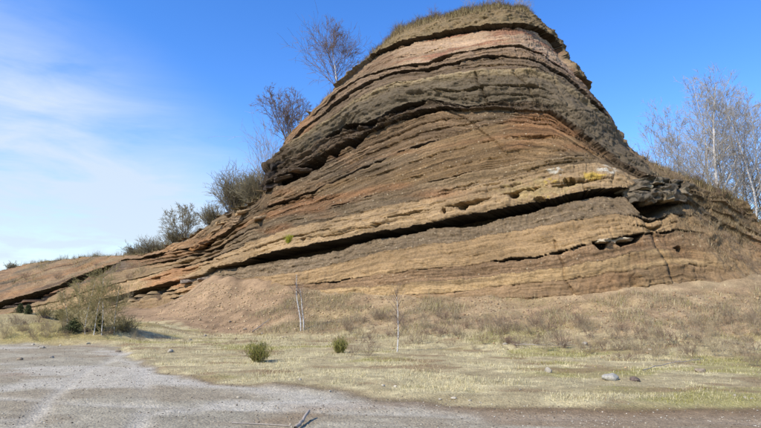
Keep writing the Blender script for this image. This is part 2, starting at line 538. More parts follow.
# thin beds: steps of random stand-out, following the bedding, fading in and out sideways
for (pitch, amp, sd, xs) in ((0.55, 1.0, 31, 0.05), (0.26, 0.85, 32, 0.09), (0.14, 0.9, 33, 0.12)):
    q = (DB + 0.35 * TH * 0 + 0.18 * vnoise(X * 0.12, K * 3.1, 0, sd)) / pitch
    qi = np.floor(q)
    qf = q - qi
    st = _hash(qi, K * 7.0, np.floor(X * xs * 0.5 + _hash(qi, K, K * 0, sd + 5) * 9), sd + 1) * 0.6 \
        + 0.4 * (0.5 + 0.5 * vnoise(X * xs * 4, qi * 5.7, K * 3.3, sd + 2))
    D = D + LAM[K] * amp * (st - 0.5) * 1.3 * (1 - 0.92 * flank) * (1 - 0.75 * hillside) * np.where(K == 10, 0.2, 1)
    D = D - LAM[K] * amp * 0.9 * (1 - flank) * (1 - 0.7 * hillside) * sstep(0.72, 1.0, qf) * (0.5 + 0.5 * vnoise(X * 0.5, qi * 2.2, K, sd + 3))
# slanting thin beds of the far hill, parallel to its black seam
hq = (Zw - LZ[7][None, :]) / 0.55 + 0.3 * vnoise(X * 0.15, Z * 0.3, 0, 48)
hqi = np.floor(hq)
hb = _hash(hqi, hqi * 0 + 3, np.floor(X * 0.05 + hqi * 0.37), 49)
hillt = left * (K < 7)
D = D + hillt * (0.04 * (hb - 0.5) + 0.30 * fbm(X * 0.35 + Z * 0.4, Z * 0.5, 0, 4, 47))
D = D + hillside * (0.22 * fbm(X * 0.9 + Z * 0.5, YB * 0.3, Z * 0.9, 4, 46) + 0.30 * vnoise(X * 0.45 - Z * 0.25, 0, 0, 45))
# joints: vertical blocks in the harder beds
jx = X * 0.9 + 0.5 * vnoise(X * 0.3, Z * 0.6, 0, 51)
for (f, sd, am) in ((1.0, 52, 1.0), (2.6, 53, 0.7)):
    q = jx * f + 0.6 * _hash(K, K, K, sd)
    qi = np.floor(q)
    qf = np.abs(q - qi - 0.5) * 2
    D = D + JNT[K] * am * (_hash(qi, K, np.floor(DB / 0.5), sd) - 0.5) * 1.3
    D = D - JNT[K] * am * 1.1 * sstep(0.86, 1.0, qf)
# cracks that run under bedding planes: plane, column range, thickness, depth
SEAM_SHADE = np.zeros_like(D)                        # dark cinder seams, and shade painted inside the carved cracks
def carve(z0, x0, x1, th, depth, broken, soft, key, dark=0.0):
    """open joint under the curve z0 (height per column): thickness comes and goes along it"""
    global D
    pxc, _ = project(XC, B(XC, z0), z0)
    m = sstep(x0 - soft, x0 + soft, pxc) * sstep(x1 + soft, x1 - soft, pxc)
    nn = vnoise(XC * 0.7, key * 7.3, 0, 61) * 0.6 + vnoise(XC * 2.4, key * 3.3, 0, 62) * 0.5
    t = (th * m * np.clip(1 + 1.1 * nn - broken, 0, 2))[None, :] * (1 - 0.95 * flank)
    d = z0[None, :] - Zw
    ins = (d > 0) & (d < t)
    D = np.where(ins, D - depth * np.clip(0.5 + t / (th + 1e-6) * 0.6, 0, 1.2), D)
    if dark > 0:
        SEAM_SHADE[ins] = np.maximum(SEAM_SHADE[ins], dark)
def crack(line, x0, x1, th, depth, broken=0.35, soft=25, seed=0):
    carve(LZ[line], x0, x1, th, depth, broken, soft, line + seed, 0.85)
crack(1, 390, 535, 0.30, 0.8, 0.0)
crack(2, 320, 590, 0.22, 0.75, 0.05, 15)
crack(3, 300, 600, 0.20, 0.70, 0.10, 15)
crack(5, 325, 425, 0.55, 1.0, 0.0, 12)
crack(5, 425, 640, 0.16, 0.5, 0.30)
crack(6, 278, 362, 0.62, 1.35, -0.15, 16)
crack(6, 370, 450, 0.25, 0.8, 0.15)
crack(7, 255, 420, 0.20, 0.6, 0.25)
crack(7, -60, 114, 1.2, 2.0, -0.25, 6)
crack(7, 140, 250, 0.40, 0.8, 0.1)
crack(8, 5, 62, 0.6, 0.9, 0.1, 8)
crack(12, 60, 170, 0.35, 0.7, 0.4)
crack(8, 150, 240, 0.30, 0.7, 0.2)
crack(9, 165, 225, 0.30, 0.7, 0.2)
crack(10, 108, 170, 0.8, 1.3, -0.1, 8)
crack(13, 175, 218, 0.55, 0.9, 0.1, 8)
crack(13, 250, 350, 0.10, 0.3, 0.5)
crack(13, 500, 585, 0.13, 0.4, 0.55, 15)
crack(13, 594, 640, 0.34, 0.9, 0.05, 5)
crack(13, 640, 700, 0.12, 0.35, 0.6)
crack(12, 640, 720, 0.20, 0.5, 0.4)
# bedding cracks inside the thick units
def inner(bed, frac, x0, x1, th, depth, broken=0.3, seed=0):
    carve(LZ[bed] + (LZ[bed + 1] - LZ[bed]) * frac, x0, x1, th, depth, broken, 14, 40 + seed)
inner(9, 0.55, 455, 545, 0.22, 0.6, 0.25, 1)
inner(9, 0.50, 395, 435, 0.14, 0.5, 0.2, 2)
inner(9, 0.72, 330, 385, 0.12, 0.4, 0.3, 3)
inner(9, 0.62, 560, 600, 0.16, 0.5, 0.3, 4)
inner(9, 0.45, 225, 330, 0.12, 0.35, 0.4, 5)
inner(6, 0.35, 330, 460, 0.14, 0.4, 0.3, 6)
inner(6, 0.62, 360, 480, 0.16, 0.45, 0.25, 7)
inner(6, 0.25, 280, 340, 0.12, 0.4, 0.3, 8)
inner(5, 0.45, 340, 420, 0.25, 0.7, 0.1, 9)
inner(3, 0.5, 470, 560, 0.12, 0.4, 0.25, 10)
inner(1, 0.6, 400, 440, 0.12, 0.3, 0.3, 11)
inner(4, 0.55, 440, 540, 0.16, 0.4, 0.2, 12)
inner(12, 0.5, 640, 720, 0.14, 0.4, 0.3, 13)
inner(7, 0.3, 150, 260, 0.26, 0.6, 0.2, 14)
inner(7, 0.65, 150, 240, 0.24, 0.6, 0.25, 15)
inner(8, 0.5, 165, 240, 0.22, 0.5, 0.3, 16)
inner(9, 0.4, 150, 215, 0.22, 0.5, 0.3, 17)
inner(12, 0.5, 110, 200, 0.3, 0.6, 0.4, 33)
inner(15, 0.5, 60, 190, 0.3, 0.6, 0.45, 34)
# many short partings inside every bed
rp = random.Random(17)
for k, cnt in ((1, 7), (2, 4), (3, 9), (4, 3), (5, 9), (6, 20), (7, 16), (8, 9), (9, 8), (11, 2), (12, 4)):
    for q in range(cnt):
        x0 = rp.uniform(165, 600)
        inner(k, (q + rp.random()) / cnt, x0, min(x0 + rp.uniform(40, 220), 660), rp.uniform(0.08, 0.13), rp.uniform(0.10, 0.30) * (0.45 if k > 10 else 1), rp.uniform(0.5, 0.95), 50 + k * 20 + q)
# fault lines cutting across the beds
def fault(pts, wd, depth, step):
    global D
    p = np.array(pts, float)
    fx_, fy_, fz_ = at_base(np.interp(np.linspace(0, 1, 40), np.linspace(0, 1, len(p)), p[:, 0]),
                            np.interp(np.linspace(0, 1, 40), np.linspace(0, 1, len(p)), p[:, 1]))
    zz = np.clip(Z + 0.15 * vnoise(X * 1.2, Z * 1.2, 0, 71), fz_.min(), fz_.max())
    o = np.argsort(fz_)
    xf = np.interp(zz, fz_[o], fx_[o]) + 0.12 * vnoise(Z * 1.6, 0, 0, 72)
    inz = (Z < fz_.max()) & (Z > fz_.min())
    d = X - xf
    D = D - np.where(inz, depth * np.exp(-(d / wd) ** 2), 0)
    D = D + np.where(inz & (d > 0), step * np.exp(-d / 1.8), 0)
fault([(436, 104), (462, 118), (485, 134), (505, 152)], 0.07, 0.13, 0.10)
fault([(553, 240), (562, 262), (574, 300)], 0.06, 0.12, 0.08)
fault([(640, 214), (668, 262), (690, 300)], 0.10, 0.13, -0.08)
fault([(478, 75), (484, 90), (486, 104)], 0.10, 0.3, 0.25)
fault([(516, 73), (532, 96), (552, 112)], 0.12, 0.2, 0.18)
# burrows in the buff ledge
def hole(px, py, rx, rz, depth):
    global D
    hx, hy, hz = (q[0] for q in at_base([px], [py]))
    e = ((X - hx) / rx) ** 2 + ((Z - hz) / rz) ** 2 + 0.3 * vnoise(X * 6, Z * 6, 0, 81)
    D = np.where(e < 1, D - depth, D)
for hp in ((465, 207, .30, .22, 1.1), (446, 212, .16, .16, .8), (515, 196, .22, .18, .9), (570, 182, .26, .16, .9), (307, 240, .10, .09, .6),
           (312, 198, .10, .25, .6), (680, 249, .2, .14, .6), (633, 299, .28, .10, .6), (661, 313, .3, .14, .6), (672, 296, .16, .16, .5),
           (540, 200, .25, .10, .6), (379, 226, .25, .12, .5), (603, 97, .35, .3, .4), (210, 291, .5, .25, .8)):
    hole(*hp)
# scars: a shallow hollow in the lower right, the gullied flank
hx, hy, hz = (q[0] for q in at_base([665], [298]))
e = np.exp(-(((X - hx) / 1.6) ** 2 + ((Z - hz) / 0.7) ** 2))
D = D - 0.5 * e + 0.35 * e * fbm(X * 2.2, YB, Z * 2.2, 3, 83)
gul = vnoise(X * 0.9 + Z * 0.75, 0, 0, 84) + 0.4 * vnoise(X * 2.1 + Z * 1.7, Z * 0.3, 0, 85)
D = D + flank * (0.35 * gul + 0.18 * fbm(X * 0.8, YB * 0.8, Z * 0.8, 3, 86))
# broken, angular faces: small cells along the bedding that stand out unevenly
for (cw_, ch_, am_, sd) in ((0.75, 0.30, 0.10, 97), (0.34, 0.15, 0.075, 98)):
    wx_ = X / cw_ + 0.7 * vnoise(X * 1.1, Z * 1.1, 0, sd)
    wz_ = DB / ch_ + 0.7 * vnoise(X * 1.3, Z * 1.3, 5, sd + 3)
    wz_i = np.floor(wz_)
    wx_i = np.floor(wx_ + 0.5 * _hash(wz_i, K, K, sd + 4))
    hard = np.array([.6, .6, 1, .8, .9, 1.3, .45, .3, .4, .8, .3, .6, .6, .5, .6, .5, .3, .2])[K]
    D = D + am_ * hard * (_hash(wx_i, wz_i, K, sd + 5) - 0.5) * (1 - 0.9 * flank) * (1 - 0.7 * hillside)
# rough rock at all scales
D = D + 0.24 * fbm(X * 0.22, YB * 0.22, Z * 0.30, 3, 91)
rg = fbm(X * 1.6, YB * 1.6, Z * 2.2, 4, 92, 0.55)
rough = ROU[K] * (1 + 0.2 * left)
D = D + rough * rg
D = D + 0.35 * rough * np.maximum(vnoise(X * 7, YB * 7, Z * 7, 93), 0)
# the gap's lip crumbles; hollows in its floor
D = np.where(K == 11, D - 0.25 * np.clip(vnoise(X * 1.1, 0, 0, 94) * 0.5 + 0.1, 0, 1) * sstep(0.5, 0.0, Fr), D)
# left end of the upper cliff: dark blocky nose
nose = np.exp(-(((PX - 276) / 14) ** 2 + ((PY - 168) / 22) ** 2))
D = D + nose * (0.5 * np.round(1.6 * fbm(X * 0.7, YB * .3, Z * 0.9, 2, 95)) / 1.6)

# outward horizontal direction of the base surface
eps = 0.05
dBx = (B(X + eps, Z) - B(X - eps, Z)) / (2 * eps)
nl = np.sqrt(dBx ** 2 + 1)
RX = X + D * dBx / nl
RY = YB - D / nl
RZ = Z + 0.0

# ----- bed colours (albedo): bands, stains, lichen, plus painted light and shade
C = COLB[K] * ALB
def blend(c, rgb, f):
    f = np.clip(f, 0, 1)[..., None]
    return c * (1 - f) + lin(rgb, ALB) * f
band = np.zeros_like(Z)
for (pitch, amp, sd) in ((0.62, 0.5, 101), (0.27, 0.55, 102), (0.11, 0.5, 103)):
    q = (DB + 0.10 * vnoise(X * 0.25, K, 0, sd + 4)) / pitch
    qi = np.floor(q)
    band += amp * (_hash(qi, K, np.floor(X * 0.04 + _hash(qi, K, K, sd + 1) * 5), sd) - 0.5) * 2 * \
        (0.6 + 0.4 * vnoise(X * 0.25, qi * 3.1, K, sd + 2))
cl = fbm(X * 0.28, YB * 0.28, Z * 0.7, 4, 105)
BSTR = np.array([.10, .20, .26, .20, .10, .26, .22, .16, .16, .14, .1, .15, .16, .18, .16, .18, .14, .1])
C = C * (1 + BSTR[K] * band * 0.9 + 0.13 * cl)[..., None]
# greyer and redder streaks in the cinder beds
cind = np.isin(K, (6, 7, 8)).astype(float)
C = blend(C, (112, 100, 82), cind * 0.6 * sstep(0.15, 0.8, fbm(X * 0.16, Z * 0.5, 3, 3, 106) + 0.5 * sstep(400, 290, PX) + 0.15))
C = blend(C, (164, 106, 58), cind * 0.6 * sstep(0.30, 0.9, fbm(X * 0.2, Z * 0.9, 9, 3, 107) + 0.35 * sstep(480, 560, PX) * sstep(150, 120, PY)))
C = blend(C, (166, 108, 62), 0.6 * np.exp(-(((PX - 440) / 26) ** 2 + ((PY - 194) / 5.5) ** 2)))
# red and cream streaks of the pink bed
C = blend(C, (226, 190, 156), (K == 1) * sstep(0.1, 0.7, band + 0.2))
C = blend(C, (176, 122, 92), (K == 1) * sstep(0.2, 0.9, fbm(X * .5, Z * 3, 0, 3, 108)))
C = blend(C, (140, 116, 88), (K == 1) * sstep(430, 380, PX) * 0.8)
# olive skin on the grey bed, grey green to the right
C = blend(C, (108, 98, 74), (K == 4) * 0.5 * sstep(0.0, 0.6, fbm(X * .5, Z * .9, 4, 3, 109)))
C = blend(C, (176, 154, 112), (K == 4) * sstep(0.26, 0.05, Fr) * 0.85)  # sunlit upper edge painted pale into the bed colour
C = blend(C, (104, 96, 80), (K == 4) * sstep(0.2, 0.45, Fr) * 0.6)
C = blend(C, (118, 106, 86), sstep(520, 560, PX) * sstep(9, 11, Z) * np.isin(K, (3, 4, 5)) * 0.6)
# dark, almost black basaltic nose at the left
C = blend(C, (72, 62, 54), 0.85 * sstep(310, 285, PX) * sstep(120, 140, PY) * np.isin(K, (3, 4, 5)))
C = blend(C, (176, 120, 70), 0.6 * sstep(320, 305, PX) * sstep(150, 120, PY) * np.isin(K, (1, 2, 3)))
# iron stains: orange in the hill on the left and at the far right
C = blend(C, (196, 122, 62), 0.85 * np.exp(-(((PX - 188) / 22) ** 2 + ((PY - 288) / 5) ** 2)))
C = blend(C, (190, 134, 76), left * 0.5 * sstep(0.1, 0.8, fbm(X * 0.10, Z * 0.8, 2, 4, 110) + 0.15))
C = blend(C, (166, 122, 82), left * 0.5 * (K < 7) * sstep(0.0, 0.6, fbm(X * 0.12, Z * 0.6, 5, 3, 111) + 0.25))
C = blend(C, (172, 146, 104), left * 0.75 * (K < 7))
C = blend(C, (112, 98, 84), left * 0.9 * (K == 7) * sstep(3.2, 2.2, DB + 0.4 * cl) * sstep(140, 115, PX))
C = blend(C, (58, 50, 46), left * (K == 7) * sstep(1.3, 0.9, DB + 0.3 * cl) * sstep(126, 112, PX))
C = blend(C, (172, 156, 118), left * 0.6 * np.isin(K, (10, 11, 12)) * sstep(0.0, 0.7, fbm(X * .2, Z * .8, 7, 3, 112)))
C = blend(C, (150, 132, 116), 0.8 * np.exp(-(((PX - 192) / 16) ** 2 + ((PY - 280) / 4) ** 2)))
C = blend(C, (192, 130, 80), flank * 0.6 * sstep(0.3, 0.8, fbm(X * .4, Z * 1.4, 3, 3, 113)) * sstep(230, 245, PY))
C = blend(C, (150, 124, 90), flank * 0.8 * sstep(250, 215, PY))
C = blend(C, (176, 142, 98), flank * 0.6 * sstep(215, 250, PY))
hillc = left * (PX < 205)
C = C * (1 + hillc * (hb - 0.5) * 0.7)[..., None]
C = blend(C, (196, 160, 106), hillc * (K >= 8) * 0.5)
C = blend(C, (190, 126, 70), hillc * (K >= 7) * 0.7 * sstep(0.1, 0.7, fbm(X * 0.12, (Zw - LZ[7][None, :]) * 0.9, 3, 4, 119)))
C = blend(C, (150, 108, 76), hillt * 0.55 * sstep(0.6, 0.9, hb + 0.3 * sstep(40, 0, PX)))
C = blend(C, (118, 106, 86), hillt * 0.7 * sstep(0.45, 0.15, hb))
C = blend(C, (182, 132, 80), hillt * 0.7 * sstep(0.0, 0.6, fbm(X * 0.15, hq * 0.8, 1, 4, 120)))
C = blend(C, (60, 52, 46), hillt * 0.7 * (_hash(np.floor(hq * 2.3), hqi * 0, hqi * 0, 122) > 0.86) * sstep(-0.2, 0.2, vnoise(X * 0.2, hqi, 0, 123)))
# brown reddish lower right
C = blend(C, (158, 116, 76), np.isin(K, (13, 14, 15)) * sstep(560, 620, PX) * (1 - flank) * 0.75 * sstep(-.3, .5, fbm(X * .5, Z * 2, 3, 3, 114)))
C = blend(C, (152, 132, 84), 0.8 * e)
tone = lin((152, 122, 82), ALB)
C = C * 0.80 + tone * 0.20
# lichen: white and yellow on the buff ledge
ln = fbm(X * 2.2, YB * 2, Z * 3.0, 3, 115) + 0.9 * fbm(X * 7, YB * 7, Z * 8, 2, 118)
def patch(px, py, rx, ry): return np.exp(-(((PX - px) / rx) ** 2 + ((PY - py) / ry) ** 2))
C = blend(C, (218, 206, 180), 1.0 * sstep(0.25, 0.6, (patch(556, 172, 9, 5) + patch(606, 170, 11, 5)) * (0.75 + 0.7 * ln)))
C = blend(C, (200, 164, 50), 0.9 * sstep(0.3, 0.65, (patch(592, 177, 15, 5) + patch(552, 182, 8, 4) + 0.6 * patch(560, 198, 30, 3)) * (0.75 + 0.7 * ln)))
C = blend(C, (190, 168, 90), 0.3 * sstep(0.4, 0.9, patch(540, 190, 60, 14) * (0.8 + 0.6 * ln)))
# grassy skin on the cap and the upper flank
C = blend(C, (136, 116, 78), (K == 0) * 0.7 * sstep(-0.2, 0.5, fbm(X * 1.1, YB, Z * 1.1, 3, 116)))
# dark seams with crack shade painted in; painted shade on the overhang's underside
up1 = np.zeros_like(SEAM_SHADE)
up1[:-1] = SEAM_SHADE[1:]
C = blend(C, (66, 56, 48), np.maximum(SEAM_SHADE, up1 * 0.9))
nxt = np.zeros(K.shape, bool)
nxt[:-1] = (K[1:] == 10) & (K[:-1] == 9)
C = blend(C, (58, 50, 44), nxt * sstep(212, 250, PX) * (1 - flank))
lum = (C @ np.array([0.25, 0.6, 0.15]))[..., None]
C = lum + (C - lum) * 0.85
C = C * np.array([1.0, 0.965, 0.89])
C = np.clip(C * 0.97, 0.012, 0.85)

# ----- top of the hill behind the crest
offs = np.array([0.12, 0.4, 1.0, 2.2, 4.5, 8.0, 13.0, 20.0, 34.0, 60.0, 110.0])
dzs = np.array([0.06, 0.15, 0.3, 0.5, 0.65, 0.7, 0.6, 0.2, -2.0, -8.0, -24.0])
gf = (np.clip(CREST, 0, 22) / 20.0)[None, :]
TX = np.repeat(XC[None, :], len(offs), 0) + dBx[0][None, :] / nl[0][None, :] * D[0][None, :]
TY = RY[0][None, :] + offs[:, None]
TZ = CREST[None, :] + dzs[:, None] * gf + 0.10 * fbm(TX * 0.8, TY * 0.8, 0, 3, 121) * sstep(0, 1, offs)[:, None]
VX = np.vstack([TX[::-1], RX])
VY = np.vstack([TY[::-1], RY])
VZ = np.vstack([TZ[::-1], RZ])
topc = np.ones(TX.shape + (3,)) * lin((142, 126, 84), ALB)
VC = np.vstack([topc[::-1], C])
VK = np.vstack([np.zeros((len(offs), NC), int), K])
VV = np.stack([VX, VY, VZ], -1).reshape(-1, 3)
LAMF = np.array([0.15, .6, .9, .9, .45, .9, 1.0, 1.0, .9, .6, .1, .5, .6, .8, .7, .8, .5, .3])[K] * (1 - 0.9 * flank) * (1 - 0.6 * hillside)
VC = np.concatenate([VC, np.vstack([np.zeros((len(offs), NC)), LAMF])[..., None]], -1).reshape(-1, 4)
VS = np.vstack([np.zeros((len(offs), NC)), LZT - Zw + K * 5.0]).reshape(-1)
nr = VX.shape[0]
idx = np.arange(nr * NC).reshape(nr, NC)
Q = np.stack([idx[:-1, :-1], idx[1:, :-1], idx[1:, 1:], idx[:-1, 1:]], -1).reshape(-1, 4)
QK = VK[:-1, :-1].reshape(-1)
QX = ((VX[:-1, :-1] + VX[1:, 1:]) / 2).reshape(-1)
HILL_X = -14.6                                  # the low hill starts left of the gully
def sub_mesh(name, sel, mat, parent):
    q = Q[sel]
    u, inv = np.unique(q, return_inverse=True)
    return mesh_np(name, VV[u], inv.reshape(q.shape), mat, parent, VC[u], strat=VS[u])
cliff = tag(empty('cliff', (0, 27, 0)), 'tall banded brown rock face of the old quarry with dark undercut ledges', kind='structure')
hill = tag(empty('hill', (-35, 45, 0)), 'low orange and brown quarry hill with slanting black seam', kind='structure')
bpy.context.view_layer.update()
for par, side in ((cliff, QX >= HILL_X), (hill, QX < HILL_X)):
    for k in range(NB + 1):
        sel = side & (QK == k)
        if sel.sum() < 40:
            continue
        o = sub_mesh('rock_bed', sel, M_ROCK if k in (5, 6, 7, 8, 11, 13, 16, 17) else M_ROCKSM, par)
        o.matrix_parent_inverse = par.matrix_world.inverted()
        if par is cliff:
            o['label'] = BED[k][5]

_dx_near = lambda x: np.clip(np.searchsorted(XC, x), 1, NC - 1)
def on_face(px, py):
    """pixel -> point on the finished rock face"""
    hx, hy, hz = (q[0] for q in at_base([px], [py]))
    j = int(_dx_near(hx))
    i = int(np.clip(round((CREST[j] - hz) / (CREST[j] - ZB) * (NR - 1)), 0, NR - 1))
    return Vector((RX[i, j], RY[i, j], RZ[i, j])), i, j
def behind_crest(px, back):
    """point on the hill top, some metres behind the skyline at a column of the photograph"""
    py = np.interp(px, [p[0] for p in SIL], [p[1] for p in SIL])
    hx, hy, hz = (q[0] for q in at_base([px], [py]))
    j = int(_dx_near(hx))
    y = TY[0, j] - offs[0] + back
    x = hx * y / (y - back)
    j = int(_dx_near(x))
    z = np.interp(max(y - (TY[0, j] - offs[0]), 0.0), np.r_[0, offs], np.r_[CREST[j], TZ[:, j]])
    return Vector((x, y, z))

# ------------------------------------------------------------------ ground
_ex = np.array([-60, -20, -13.5, -10.5, -8.9, -7.2, -5.66, -3.7, -1.46, .33, 1.4, 2.8, 5.8, 12, 40], float)
_ey = np.array([27, 23, 20.5, 20.2, 19.5, 16.2, 13.6, 11.4, 10.07, 9.33, 8.75, 8.55, 8.44, 8.2, 7.6], float)
def EDGE(x, y=None): return np.interp(x, _ex, _ey)
def G0(x, y):
    """height of the quarry floor and the apron under the face"""
    x = np.asarray(x, float)
    y = np.asarray(y, float)
    t = Y0(x) - y
    wid = np.interp(x, [-60, -25, -12, -7, -4, 2, 8, 20], [9, 9, 6.5, 5.5, 6.5, 8.0, 8.0, 8.0])
    top = np.interp(x, [-60, -25, -15, -11.5, -9, -6, -3, 2, 8, 14, 20, 30], [0.1, 0.1, 0.5, 1.5, 1.85, 1.85, 1.6, 1.45, 1.5, 1.7, 2.0, 2.2])
    s = np.clip(1 - t / wid, 0, 1.25)
    rise = top * (0.35 * s + 0.65 * s * s)
    z = rise
    ap = sstep(wid * 1.1, wid * 0.5, t)
    z = z + ap * s * 0.035 * (vnoise(x * 1.4 + 0.2 * y, 0, 0, 138) + 0.6 * vnoise(x * 3.3, y * 0.2, 0, 139))
    z = z + ap * (0.11 * fbm(x * 0.45, y * 0.45, 0, 3, 131) + 0.04 * fbm(x * 2.2, y * 2.2, 0, 3, 132))
    # hummocks on the left, between the gravel and the hill
    hm = sstep(-8.0, -11, x) * sstep(20, 23, y) * sstep(50, 36, y)
    z = z + hm * (0.5 + 0.35 * fbm(x * 0.22, y * 0.22, 4, 3, 133))
    # small bank where the grass begins
    de = y - EDGE(x)
    z = z + 0.05 * sstep(0, 0.5, de + 0.15 * vnoise(x * 1.5, y * 1.5, 0, 134)) * sstep(200, 60, y)
    gr = sstep(0.2, -0.3, de)
    z = z + gr * (0.018 * fbm(x * 0.6, y * 0.6, 0, 3, 135) + 0.004 * fbm(x * 5, y * 5, 0, 3, 136))
    z = z + (1 - gr) * 0.015 * fbm(x * 3, y * 3, 0, 3, 137) * sstep(200, 60, y)
    return z * sstep(400, 150, np.abs(y)) * sstep(-3000, -100, -np.abs(x))
# wheel tracks that curve over the gravel
TRK = [np.array(p, float) for p in (
    [(-3.6, 4.0), (-4.2, 6.5), (-5.2, 9.0), (-6.4, 12.0), (-7.2, 15.0), (-8.2, 18.5)],
    [(-2.0, 4.0), (-2.7, 6.5), (-3.7, 9.0), (-4.9, 12.0), (-5.9, 15.0), (-7.2, 18.8)],
    [(-12, 8.0), (-6, 7.2), (-1, 6.8), (4, 6.9), (10, 7.2)],
    [(-12, 6.9), (-6, 6.1), (-1, 5.7), (4, 5.8), (10, 6.1)],
    [(-14, 13.0), (-9, 11.0), (-5, 9.0), (-1, 8.3), (5, 7.6)])]
def track_mask(x, y):
    m = np.zeros_like(x)
    for k, p in enumerate(TRK):
        if k in (0, 1):
            d = x - np.interp(y, p[:, 1], p[:, 0])
        else:
            d = y - np.interp(x, p[:, 0], p[:, 1])
        d = d + 0.12 * vnoise(x * 0.6, y * 0.6, k, 141)
        m = np.maximum(m, np.exp(-(d / 0.16) ** 2) * (0.55 + 0.45 * vnoise(x * 0.8, y * 0.8, k, 142)))
    return m
def G(x, y):
    x = np.asarray(x, float)
    y = np.asarray(y, float)
    return G0(x, y) - 0.034 * track_mask(x, y)
gx = np.sinh(np.linspace(-1, 1, 901) * 5.6) / math.sinh(5.6)
gx = np.unique(np.concatenate([np.linspace(-11, 11, 460), 11 + 22 * np.linspace(0, 1, 90)[1:] ** 1.3, -11 - 60 * np.linspace(0, 1, 160)[1:] ** 1.3,
                               33 + 4000 * np.linspace(0, 1, 24)[1:] ** 3, -71 - 4000 * np.linspace(0, 1, 24)[1:] ** 3]))
gy = np.unique(np.concatenate([4 * np.exp(np.linspace(0, 1, 380) * math.log(62 / 4)), 62 + 6000 * np.linspace(0, 1, 26)[1:] ** 3,
                               np.linspace(-6, 4, 50)[:-1], -6 - 600 * np.linspace(0, 1, 16)[1:] ** 3]))
GX, GY = np.meshgrid(gx, gy)
GZ = G(GX, GY)
de = GY - EDGE(GX) + 0.5 * fbm(GX * 0.7, GY * 0.7, 0, 4, 151) * sstep(5, 12, GY)
T = Y0(GX) - GY
grassy = sstep(-0.1, 0.35, de)
cg = np.ones(GX.shape + (3,)) * lin((184, 171, 143), ALB)
n1_ = fbm(GX * 0.35, GY * 0.5, 0, 4, 152)
n2_ = fbm(GX * 1.6, GY * 2.4, 0, 4, 153)
cg = cg * (1 + 0.16 * n1_ + 0.12 * n2_)[..., None]
cg = blend(cg, (164, 147, 118), 0.7 * sstep(0.1, 0.7, n1_ - 0.3 * n2_ + 0.25 * sstep(-4, -9, GX)))
cg = blend(cg, (212, 200, 176), 0.75 * sstep(0.25, 0.9, fbm(GX * 0.5, GY * 0.9, 8, 4, 154) + 0.4 * sstep(0, -4, GX) - 0.1))
tm = track_mask(GX, GY)
cg = blend(cg, (214, 202, 178), 0.85 * tm)
# brown mud between gravel and grass, widest to the right
mud = sstep(-0.7 - 0.25 * GX.clip(0, 5), -0.1, de) * sstep(0.5, 0.0, de) * sstep(-1.5, 2.0, GX + 0.8 * n1_)
mud = np.maximum(mud, 0.8 * sstep(0.0, 0.7, fbm(GX * 0.5, GY * 0.9, 3, 3, 155) + 0.9 * sstep(0.5, 3, GX) - 0.5) * sstep(0.2, -0.2, de))
cg = blend(cg, (156, 127, 92), 0.85 * mud)
cg = blend(cg, (218, 206, 182), 0.6 * np.exp(-((de + 0.55) / 0.35) ** 2) * sstep(2, -1, GX) * sstep(-9, -6, GX))
cg = blend(cg, (122, 98, 66), 0.9 * np.exp(-((de - 0.15) / 0.28) ** 2) * sstep(-9, -4, GX))
# thatch under the dry grass, moss, bare earth of the apron
th = np.ones(GX.shape + (3,)) * lin((208, 190, 142), ALB)
th = th * (1 + 0.2 * n2_ + 0.15 * fbm(GX * 5, GY * 5, 0, 2, 156))[..., None]
moss = sstep(0.2, 0.7, fbm(GX * 0.45, GY * 1.1, 6, 4, 157) + 0.3 * sstep(2, 6, GX))
th = blend(th, (164, 154, 78), 0.55 * moss)
th = blend(th, (150, 118, 84), 0.65 * sstep(0.25, 0.8, fbm(GX * 0.8, GY * 1.5, 9, 4, 158)))
th = blend(th, (164, 142, 102), 0.5 * sstep(0.2, -0.5, fbm(GX * 1.3, GY * 1.3, 2, 4, 171)))
cg = cg * (1 - grassy[..., None]) + th * grassy[..., None]
apr = sstep(6.5, 3.8, T + 1.2 * n1_)
talus = sstep(-2.5, -5.5, GX + n1_) * sstep(6.4, 5.0, T + 0.5 * n2_)
earth = np.ones(GX.shape + (3,)) * lin((168, 138, 103), ALB) * (1 + 0.28 * n2_ + 0.14 * n1_)[..., None]
af = np.clip(np.maximum(0.75 * apr, talus), 0, 1)[..., None] * sstep(3, 1, GX * 0)[..., None]
cg = cg * (1 - af) + earth * af
lh = sstep(-9.5, -12, GX) * grassy * sstep(5, 8, T + n1_)
cg = blend(cg, (168, 146, 96), 0.6 * lh)
cg = blend(cg, (160, 146, 80), 0.5 * lh * sstep(0.0, 0.6, fbm(GX * .3, GY * .5, 3, 3, 159)))
cg = np.clip(cg, 0.02, 0.8)

